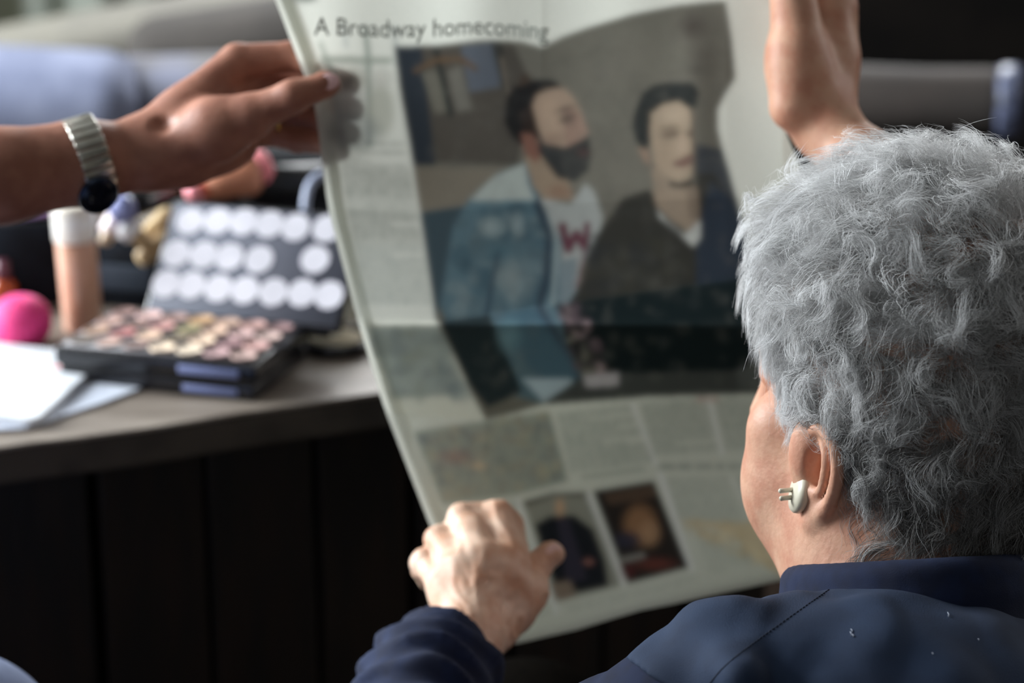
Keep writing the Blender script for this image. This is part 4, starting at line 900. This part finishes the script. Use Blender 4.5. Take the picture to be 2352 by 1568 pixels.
# line of stitching from the collar down over the shoulder blade
from mathutils.bvhtree import BVHTree
bvt = BVHTree.FromPolygons(vv.tolist(), vq.tolist())
def hitv(x, y, lift=0.0):
    d = P(x, y, 1)-CAM; h = bvt.ray_cast(Vector(CAM), Vector(d).normalized())
    return None if h[0] is None else np.array(h[0])+np.array(h[1])*lift*(1 if Vector(h[1]).dot(Vector(d)) < 0 else -1)
sp_ = spline([(1930, 1336, 0), (1850, 1392, 0), (1740, 1470, 0), (1670, 1525, 0), (1625, 1575, 0)], 44); ps_ = []
for i in range(0, len(sp_)-3, 3):
    a_ = hitv(sp_[i][0], sp_[i][1], 0.0002); b_ = hitv(sp_[i+2][0], sp_[i+2][1], 0.0002)
    if a_ is not None and b_ is not None: ps_.append(tube([a_, (a_+b_)/2, b_], 0.00032, 6))
if ps_: mk('seam_stitching', *joinm(ps_), mat('dark_thread', (26, 34, 54), 0.8), vest)
lint = []
for x, y, L in ((1953, 1452, 8), (1955, 1446, 6), (1958, 1458, 5), (2176, 1408, 9), (1995, 1342, 4), (2245, 1468, 3), (2140, 1500, 3)):
    a_ = hitv(x, y, 0.0006); b_ = hitv(x+2, y+L, 0.0004)
    if a_ is not None and b_ is not None: mk('lint', *tube([a_, (a_+b_)/2+np.array([0.0004, 0, 0]), b_], 0.00022, 5), mat('pale_lint', (170, 176, 190), 0.8), vest)
# ---- trousers, shoes and chair, below the frame
fp = Field((-0.08, 0.86, 0.0), (0.56, 1.78, 0.74), 0.006)
KL = P(1212, 1726, 1.77); KR = np.array([0.33, 1.52, 0.52])
fp.ell(HIP-[0, 0, 0.02], (0.18, 0.14, 0.11), 0.04)
fp.chain([HIP+[-0.09, 0, -0.02], KL, KL*[1, 1, 0]+[0.02, 0.02, 0.10]], [0.09, 0.062, 0.045], 0.03); fp.chain([HIP+[0.09, 0, -0.04], KR, KR*[1, 1, 0]+[0, 0.0, 0.10]], [0.09, 0.065, 0.045], 0.03)
pv, pq = fp.mesh(); pv = relax(pv, pq, 2); mk('trousers', pv, pq, m_trou, p1)
for c_ in (KL*[1, 1, 0]+[0.02, 0.05, 0], KR*[1, 1, 0]+[0, 0.03, 0]):
    f_ = Field(c_-[0.07, 0.10, 0.0], c_+[0.07, 0.20, 0.12], 0.004); f_.cap(c_+[0, -0.02, 0.04], c_+[0, 0.12, 0.032], 0.04, 0.03, 0.01); f_.cap(c_+[0, -0.01, 0.04], c_+[0, -0.01, 0.09], 0.04, 0.038, 0.01)
    v_, q_ = f_.mesh(); v_[:, 2] = np.maximum(v_[:, 2], 0.002); mk('shoe', v_, q_, m_blkm, p1)
ch = thing('chair', 'dark wooden chair carrying the grey haired person', 'chair', (0.27, 1.12, 0))
m_chw = mat('dark_chair_wood', (40, 28, 20), 0.5, c2=(28, 20, 14), ns=10, stretch=(1, 1, 0.2))
mk('seat', *rbox(0.46, 0.44, 0.035, 0.01, 3, o=(0.27, 1.12, 0.385)), m_chw, ch)
for x in (-0.2, 0.2):
    for y in (-0.19, 0.19): mk('leg', *rbox(0.04, 0.04, 0.385, 0.005, 2, o=(0.27+x, 1.12+y, 0)), m_chw, ch)
    mk('back_post', *rbox(0.035, 0.03, 0.36, 0.005, 2, o=(0.27+x, 0.915, 0.42)), m_chw, ch)
mk('back_rail', *rbox(0.42, 0.02, 0.09, 0.005, 2, o=(0.27, 0.915, 0.68)), m_chw, ch)

# ---- second person: left arm with a watch, from the left
p2 = thing('person', 'person at the left edge holding the newspaper with a bare arm wearing a watch', 'person', (-0.75, 1.15, 0))
f2_ = Field(P(380, 300, 1.6)-[0.34, 0.09, 0.12], P(380, 300, 1.6)+[0.165, 0.12, 0.12], 0.0014)
finger(f2_, [(-520, 520, 1.545), (-320, 450, 1.555), (0, 404, 1.575), (190, 372, 1.592), (320, 358, 1.604)], [0.036, 0.034, 0.0305, 0.0270, 0.0225], 0.008)
W2 = (322, 352, 1.606)
mc2 = [((545, 142, 1.632), 0.0125), ((582, 196, 1.652), 0.0122), ((604, 250, 1.664), 0.0115), ((612, 300, 1.668), 0.0105)]
for i, (q, r) in enumerate(mc2): f2_.chain([P(*W2)+(P(*q)-P(*W2))*0.05, P(*q)], [0.0185, r], 0.012)
f2_.ell(P(470, 300, 1.622), (0.032, 0.018, 0.026), 0.016, M=ry(28))
finger(f2_, [(360, 365, 1.600), (500, 296, 1.594), (572, 268, 1.588)], [0.0185, 0.0190, 0.0148], 0.012)
finger(f2_, [(430, 372, 1.612), (545, 330, 1.626)], [0.0165, 0.0120], 0.014)
finger(f2_, [(572, 268, 1.588), (672, 222, 1.5795), (742, 198, 1.5830)], [0.0138, 0.0103, 0.0088], 0.006)
f2_.ell(P(752, 191, 1.5845), (0.0090, 0.0070, 0.0082), 0.003, M=ry(18))
fg = [[mc2[0][0], (668, 130, 1.632), (748, 158, 1.6240), (808, 180, 1.6230)], [mc2[1][0], (690, 196, 1.652), (770, 222, 1.634), (820, 232, 1.631)],
      [mc2[2][0], (694, 262, 1.662), (770, 280, 1.642), (815, 286, 1.637)], [mc2[3][0], (684, 322, 1.662), (752, 330, 1.645), (790, 330, 1.640)]]
r2 = [(0.0122, 0.0102, 0.0086, 0.0076), (0.0118, 0.0100, 0.0086, 0.0076), (0.0112, 0.0094, 0.0082, 0.0072), (0.0102, 0.0084, 0.0072, 0.0064)]
for q, r in zip(fg, r2): finger(f2_, q, r, 0.003)
f2_.ell(P(352, 298, 1.597), (0.0055, 0.006, 0.0045), 0.006)                    # wrist bone
f2_.ell(P(372, 284, 1.586), (0.005, 0.006, 0.004), 0.008, sub=True)
av, aq = f2_.mesh(); av = relax(av, aq, 1, 0.4)
S2 = np.array([-0.66, 1.34, 1.19]); EL2 = P(-450, 500, 1.55)
fb = Field((-1.15, 0.85, 0.55), (-0.30, 1.72, 1.66), 0.007)
fb.chain([S2, EL2, P(-320, 450, 1.555)], [0.044, 0.036, 0.033], 0.02)
fb.chain([(-0.80, 1.20, 1.24), (-0.84, 1.10, 0.76)], [0.12, 0.13], 0.05); fb.chain([S2, (-0.92, 1.12, 1.20)], [0.05, 0.05], 0.03); fb.chain([(-0.78, 1.22, 1.22), (-0.76, 1.26, 1.40)], [0.055, 0.05], 0.02)
fb.ell((-0.76, 1.27, 1.50), (0.075, 0.09, 0.11), 0.02); fb.ell((-0.715, 1.35, 1.485), (0.012, 0.018, 0.02), 0.01); fb.ell((-0.75, 1.31, 1.44), (0.05, 0.05, 0.05), 0.02)
fb.chain([(-0.92, 1.12, 1.20), (-1.0, 1.2, 0.98), (-0.85, 1.38, 0.86)], [0.045, 0.036, 0.028], 0.02)
b2v, b2q = fb.mesh(); b2v = relax(b2v, b2q, 1)
V, Q = joinq([(av, aq), (b2v, b2q)]); mk('body', V, Q, m_skin2, p2)
nail(P(756, 187, 1.5765), -FW+0.18*UP+0.1*RT, RT*0.95+UP*0.3, 0.0056, 0.0068, mat('pale_pink_nail', (222, 182, 182), 0.25, coat=0.5), p2, 'thumbnail')
# shirt, jeans and hair mostly outside the frame
fw_ = Field((-1.18, 0.80, 0.60), (-0.34, 1.62, 1.36), 0.007)
fw_.chain([(-0.80, 1.20, 1.22), (-0.84, 1.10, 0.76)], [0.135, 0.145], 0.05); fw_.chain([S2, (-0.92, 1.12, 1.20)], [0.062, 0.062], 0.03)
fw_.chain([S2, S2+(EL2-S2)*0.55], [0.060, 0.052], 0.02); fw_.chain([(-0.92, 1.12, 1.20), (-0.98, 1.18, 1.03)], [0.06, 0.05], 0.02)
dn = (EL2-S2)/np.linalg.norm(EL2-S2); q_ = S2+(EL2-S2)*0.58; fw_.cut(q_, dn, q_-0.08, q_+0.08)
fw_.cap((-0.77, 1.22, 1.30), (-0.76, 1.26, 1.45), 0.075, 0.07, 0.01, sub=True)
v_, q_ = fw_.mesh(); v_ = relax(v_, q_, 2); mk('shirt', v_, q_, mat('grey_shirt_cloth', (150, 150, 156), 0.85), p2)
fj = Field((-1.12, 0.80, 0.0), (-0.16, 1.72, 0.95), 0.007)
K2 = P(-110, 1752, 1.52); fj.ell((-0.84, 1.10, 0.72), (0.16, 0.15, 0.12), 0.04)
fj.chain([(-0.78, 1.12, 0.72), K2, K2*[1, 1, 0]+[0.0, 0.06, 0.09]], [0.09, 0.064, 0.045], 0.03); fj.chain([(-0.92, 1.12, 0.72), (-0.62, 1.42, 0.66), (-0.62, 1.44, 0.09)], [0.09, 0.064, 0.045], 0.03)
v_, q_ = fj.mesh(); v_ = relax(v_, q_, 2); mk('jeans', v_, q_, mat('pale_blue_denim', (116, 132, 168), 0.8, c2=(96, 112, 150), ns=40), p2)
for c_ in (K2*[1, 1, 0]+[0.0, 0.09, 0], np.array([-0.62, 1.47, 0])):
    f_ = Field(c_-[0.07, 0.12, 0.0], c_+[0.07, 0.20, 0.12], 0.004); f_.cap(c_+[0, -0.03, 0.04], c_+[0, 0.12, 0.032], 0.04, 0.03, 0.01); f_.cap(c_+[0, -0.02, 0.04], c_+[0, -0.02, 0.09], 0.04, 0.038, 0.01)
    v_, q_ = f_.mesh(); v_[:, 2] = np.maximum(v_[:, 2], 0.002); mk('shoe', v_, q_, m_blkm, p2)
fz = Field((-0.88, 1.12, 1.36), (-0.64, 1.40, 1.66), 0.005); fz.ell((-0.765, 1.255, 1.515), (0.088, 0.10, 0.115), 0.02); fz.ell((-0.73, 1.36, 1.46), (0.07, 0.08, 0.10), 0.01, sub=True)
v_, q_ = fz.mesh(); mk('hair', v_, q_, mat('brown_hair', (60, 42, 30), 0.6), p2)
st = thing('stool', 'high wooden stool left of the picture under the person with the watch', 'stool', (-0.86, 1.10, 0))
mk('seat', *lathe([(0.15, 0.59), (0.17, 0.60), (0.17, 0.625), (0.16, 0.63), (0.01, 0.63)], 40, None, (-0.86, 1.10, 0)), m_chw, st)
for i in range(4):
    a_ = math.pi/4+i*math.pi/2; mk('leg', *tube([(-0.86+0.17*math.cos(a_), 1.10+0.17*math.sin(a_), 0), (-0.86+0.12*math.cos(a_), 1.10+0.12*math.sin(a_), 0.60)], 0.016, 12), m_chw, st)
# ring
d0 = P(684, 322, 1.662)-P(612, 300, 1.668)
g0 = P(648, 270, 1.6635); d0 = P(694, 262, 1.662)-P(604, 250, 1.664); Mr = frame(d0); pr = []
mk('ring', *tube([g0+Mr[:, 0]*0.0116*math.cos(a_)+Mr[:, 1]*0.0116*math.sin(a_) for a_ in np.linspace(0, 2*math.pi, 40)], 0.0014, 8), mat('gold', (212, 172, 90), 0.25, metal=1.0), p2)
# wristwatch
wc = P(203, 371, 1.5935); wa = P(320, 358, 1.604)-P(0, 404, 1.575); Mw = frame(wa, UP)          # columns: up, side, along the arm
tilt = rotz(0); wa2 = wa/np.linalg.norm(wa)
m_steel = mat('brushed_steel', (206, 204, 196), 0.28, metal=1.0, c2=(188, 184, 172), ns=60)
wt = thing('wristwatch', 'steel bracelet wristwatch on the outstretched left forearm', 'wristwatch', wc)
R1, R2 = 0.0292, 0.0288; Mw2 = frame(wa2+0.16*UP, UP)
for i in range(26):
    a_ = 2*math.pi*i/26; dr = Mw2[:, 0]*math.cos(a_)+Mw2[:, 1]*math.sin(a_); ta = -Mw2[:, 0]*math.sin(a_)+Mw2[:, 1]*math.cos(a_)
    if 1.75 < a_ < 2.75 and False: continue
    Mb = np.stack([ta, Mw2[:, 2], dr], 1); r_ = 0.0278
    p = wc+dr*r_
    V, Fc = rbox(0.0064, 0.0200, 0.0028, 0.0009, 2)
    mk('bracelet_link', V@Mb.T+p, Fc, m_steel, wt)
# clasp shaped as a case, its dark reflection put into the colours
best = -0.80*UP-0.58*FW; best = best-wa2*(best@wa2); best /= np.linalg.norm(best); Mk = frame(best, wa2); p = wc+best*0.0275
mk('case', *lathe([(0.0124, -0.001), (0.0132, 0.001), (0.0132, 0.0026), (0.0122, 0.0038), (0.0112, 0.0038), (0.0110, 0.0032), (0.0005, 0.0032)], 48, Mk, p, sx=1.0, sy=1.35), mat('reflection_dark_steel', (46, 54, 70), 0.25, metal=0.8), wt)  # the clasp, its dark reflection put into the colour
mk('clasp_reflection', *lathe([(0.0109, 0.0033), (0.0104, 0.0037), (0.0005, 0.0038)], 40, Mk, p, sx=1.0, sy=1.35), mat('navy_clasp_reflection', (12, 18, 30), 0.1, coat=0.5), wt)
# ------------------------------------------------------------------ hair of the reading person: many fine curled strands
def skull(p):
    def e_(c, r):
        q = p-np.array(c); k0 = np.sqrt(((q/r)**2).sum(1)); k1 = np.sqrt(((q/np.array(r)**2)**2).sum(1))+1e-9; return k0*(k0-1)/k1
    d = smin(e_((0, -0.016, 0.034), (0.0715, 0.086, 0.084)), e_((0, -0.032, 0.012), (0.068, 0.068, 0.062)), 0.02)
    a, b = np.array([0, -0.028, -0.03]), nb+np.array([0, 0.004, 0]); ab = b-a; t = np.clip(((p-a)@ab)/(ab@ab), 0, 1)
    return smin(d, np.linalg.norm(p-a-t[:, None]*ab, axis=1)-(0.060-0.004*t), 0.035)
def sgrad(p, e=0.0008):
    g = np.stack([skull(p+np.eye(3)[i]*e)-skull(p-np.eye(3)[i]*e) for i in range(3)], 1); return g/(np.linalg.norm(g, axis=1, keepdims=True)+1e-9)
hair_rng = np.random.default_rng(11)
x, y, z = hv.T
# hairline: forehead, temple and sideburn, round the ear, down to the nape
ay = np.abs(x)
line = np.interp(y, [-0.12, -0.045, -0.028, -0.017, -0.008, 0.004, 0.022, 0.034, 0.048, 0.070, 0.10], [-0.130, -0.122, -0.098, -0.048, 0.002, -0.001, -0.006, -0.004, 0.020, 0.048, 0.070])
isear = (skull(hv) > 0.0035) & (z < 0.0) & (y > -0.04)
mask = ((z > line) | ((z < -0.03) & (y < np.interp(z, [-0.13, -0.09, -0.05], [0.014, 0.005, -0.018])))) & ~isear & (z > -0.14) & (y < 0.10)
tri = hq[mask[hq].all(1)]
va = hv[tri[:, 0]]; area_ = 0.5*np.linalg.norm(np.cross(hv[tri[:, 2]]-va, hv[tri[:, 3]]-hv[tri[:, 1]]), axis=1)
def sample(n, w=None):
    pr = area_*(1 if w is None else w); i = hair_rng.choice(len(tri), n, p=pr/pr.sum()); u_ = hair_rng.random((n, 2)); q = tri[i]
    return (hv[q[:, 0]]*(1-u_[:, :1])+hv[q[:, 1]]*u_[:, :1])*(1-u_[:, 1:])+(hv[q[:, 3]]*(1-u_[:, :1])+hv[q[:, 2]]*u_[:, :1])*u_[:, 1:]
WH = np.array([0.012, -0.062, 0.100])
camL = HM.T@np.array([-1.0, 0.0, 0.0]); dnL = HM.T@np.array([0, 0, -1.0]); vwL = toL(CAM)
def thick(p):
    top = np.clip((p[:, 2]-0.03)/0.06, 0, 1); front = np.clip((p[:, 1]-0.0)/0.07, 0, 1); nape = np.clip((-0.02-p[:, 2])/0.05, 0, 1)
    return 0.0085+0.0185*top+0.014*np.clip(p[:, 1]/0.06, 0, 1)*np.clip((p[:, 2]-0.055)/0.03, 0, 1)+0.003*nape+0.003*(1-front)+0.012*np.clip((-0.065-p[:, 2])/0.04, 0, 1)
def flow(p, N):
    d = p-WH; d = d/(np.linalg.norm(d, axis=1, keepdims=True)+0.01); up_ = np.clip((p[:, 2]-0.055)/0.055, 0, 1)[:, None]
    nap = (np.clip((-0.030-p[:, 2])/0.035, 0, 1)*np.clip((-0.012-p[:, 1])/0.02, 0, 1))[:, None]
    fr_ = np.clip((p[:, 1]-0.02)/0.05, 0, 1)[:, None]
    v = d*(0.35+0.9*up_)*(1-0.5*fr_)+dnL*(0.75*(1-up_)+0.12+0.9*fr_)+camL*(0.25*up_*(1-fr_)+0.95*nap)
    a = 1.0*wob(p, 0.050, 0)+0.9*wob(p, 0.024, 1)
    a = a*(1-0.55*nap[:, 0])
    v = v-N*(v*N).sum(1, keepdims=True); v /= np.linalg.norm(v, axis=1, keepdims=True)+1e-9
    b = np.cross(N, v); return v*np.cos(a)[:, None]+b*np.sin(a)[:, None]
def grow(root, L, lift, curl, phase, cfreq, S):
    n = len(root); path = np.empty((n, S, 3)); p = root.copy(); N = sgrad(p); H = thick(root)*lift; lean = np.zeros(n)
    for i in range(S):
        path[:, i] = p
        t = (i+1)/(S-1); N = sgrad(p); v = flow(p, N); a = curl*np.sin(phase+cfreq*t*6.283)
        b = np.cross(N, v); v = v*np.cos(a)[:, None]+b*np.sin(a)[:, None]
        p = p+v*(L/(S-1))[:, None]
        tgt = H*(1-np.exp(-3.2*t))+0.0006; p = p+N*(tgt-skull(p))[:, None]*0.65
    return path
def make_hair(nG, nS, S, name, width, parent, spread=0.8, low=1.0):
    g = sample(nG); ng = len(g); nap = np.clip((-0.02-g[:, 2])/0.05, 0, 1)
    LG = (0.030+0.014*np.clip((g[:, 2]-0.02)/0.07, 0, 1)+0.010*nap)*hair_rng.uniform(0.75, 1.25, ng)
    liG = hair_rng.uniform(0.45, 1.12, ng)*low; cuG = hair_rng.uniform(0.5, 2.1, ng)*(1-0.5*nap); phG = hair_rng.uniform(0, 6.28, ng); cfG = hair_rng.uniform(0.5, 1.3, ng)
    GP = grow(g, LG, liG, cuG, phG, cfG, S)
    r = sample(nS); near = np.empty(nS, int)
    g2 = (g**2).sum(1)
    for i in range(0, nS, 4000):
        q = r[i:i+4000]; near[i:i+4000] = (g2[None]-2*q@g.T).argmin(1)
    own = grow(r, LG[near]*hair_rng.uniform(0.7, 1.2, nS), liG[near]*hair_rng.uniform(0.75, 1.12, nS), cuG[near]+hair_rng.normal(0, 0.22, nS), phG[near]+hair_rng.normal(0, 0.35, nS), cfG[near], S)
    t = np.linspace(0, 1, S)[None, :, None]
    guided = GP[near]+(r-g[near])[:, None, :]*(1-0.72*t**0.8)
    wg = np.clip(1.15*t, 0, 1)*hair_rng.beta(5, 1.6, nS)[:, None, None]*spread
    path = own*(1-wg)+guided*wg
    fz = hair_rng.normal(0, 1, (nS, 1, 3))*hair_rng.choice([0.0006, 0.0012, 0.0030], nS, p=[0.62, 0.33, 0.05])[:, None, None]
    path = path+fz*t**1.5*1.6
    c_ = path@camL; over = np.clip(c_-0.089, 0, None); path = path-camL*(over*0.6)[..., None]
    # keep strands clear of the ear shell
    path[:, 0] = r-0.0006*sgrad(r)
    # tone: white and silver with darker hairs, darkened towards the nape and lightened in front, partly own colour, partly painted light
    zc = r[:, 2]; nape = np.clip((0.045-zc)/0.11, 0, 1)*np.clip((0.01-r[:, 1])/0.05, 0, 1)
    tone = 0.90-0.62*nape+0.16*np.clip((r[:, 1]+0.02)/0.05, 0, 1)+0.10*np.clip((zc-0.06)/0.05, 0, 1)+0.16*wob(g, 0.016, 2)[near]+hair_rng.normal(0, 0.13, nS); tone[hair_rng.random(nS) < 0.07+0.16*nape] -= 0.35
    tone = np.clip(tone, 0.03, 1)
    Wd = width*hair_rng.uniform(0.7, 1.35, nS)
    W_p = toW(path.reshape(-1, 3)).reshape(nS, S, 3)
    tg = np.gradient(W_p, axis=1); tg /= np.linalg.norm(tg, axis=2, keepdims=True)+1e-12
    ref = hair_rng.normal(0, 1, (nS, 1, 3)); a = np.cross(tg, ref); a /= np.linalg.norm(a, axis=2, keepdims=True)+1e-12; b = np.cross(tg, a)
    rad = Wd[:, None]*np.interp(np.linspace(0, 1, S), [0, 0.15, 0.7, 1], [0.8, 1, 0.85, 0.15])[None]
    V = np.stack([W_p+rad[..., None]*(a*math.cos(k)+b*math.sin(k)) for k in (0, 2.094, 4.189)], 2)        # nS,S,3,3
    base = (np.arange(nS)[:, None]*S+np.arange(S-1)[None])*3
    Q = np.concatenate([np.stack([base+k, base+(k+1) % 3, base+3+(k+1) % 3, base+3+k], -1).reshape(-1, 4) for k in range(3)])
    tn = np.repeat(tone, S*3)
    return V.reshape(-1, 3), Q, tn
mh = bpy.data.materials.new('silver_hair'); mh.use_nodes = True; nt = mh.node_tree; b = nt.nodes['Principled BSDF']
b.inputs['Roughness'].default_value = 0.3; b.inputs['Specular IOR Level'].default_value = 0.6
at = nt.nodes.new('ShaderNodeAttribute'); at.attribute_name = 'tone'; cr = nt.nodes.new('ShaderNodeValToRGB')
cr.color_ramp.elements[0].color = col4((54, 51, 51)); cr.color_ramp.elements[1].color = col4((255, 255, 255)); e = cr.color_ramp.elements.new(0.40); e.color = col4((186, 183, 181))
nt.links.new(at.outputs['Fac'], cr.inputs[0]); nt.links.new(cr.outputs[0], b.inputs['Base Color'])
tl = nt.nodes.new('ShaderNodeBsdfTranslucent'); mx = nt.nodes.new('ShaderNodeMixShader'); mx.inputs[0].default_value = 0.5
nt.links.new(cr.outputs[0], tl.inputs[0]); nt.links.new(b.outputs[0], mx.inputs[1]); nt.links.new(tl.outputs[0], mx.inputs[2]); nt.links.new(mx.outputs[0], nt.nodes['Material Output'].inputs[0])
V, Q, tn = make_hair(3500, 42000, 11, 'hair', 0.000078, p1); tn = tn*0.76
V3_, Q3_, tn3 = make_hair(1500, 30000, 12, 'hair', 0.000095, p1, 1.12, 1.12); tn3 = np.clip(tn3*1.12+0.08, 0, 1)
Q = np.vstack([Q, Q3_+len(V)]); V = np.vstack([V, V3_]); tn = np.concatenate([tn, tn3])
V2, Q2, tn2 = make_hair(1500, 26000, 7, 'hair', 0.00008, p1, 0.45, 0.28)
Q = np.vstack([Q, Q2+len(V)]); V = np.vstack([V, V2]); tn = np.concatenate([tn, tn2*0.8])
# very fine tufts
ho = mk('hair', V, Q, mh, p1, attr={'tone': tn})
ho['label'] = 'short wavy silver grey hair'
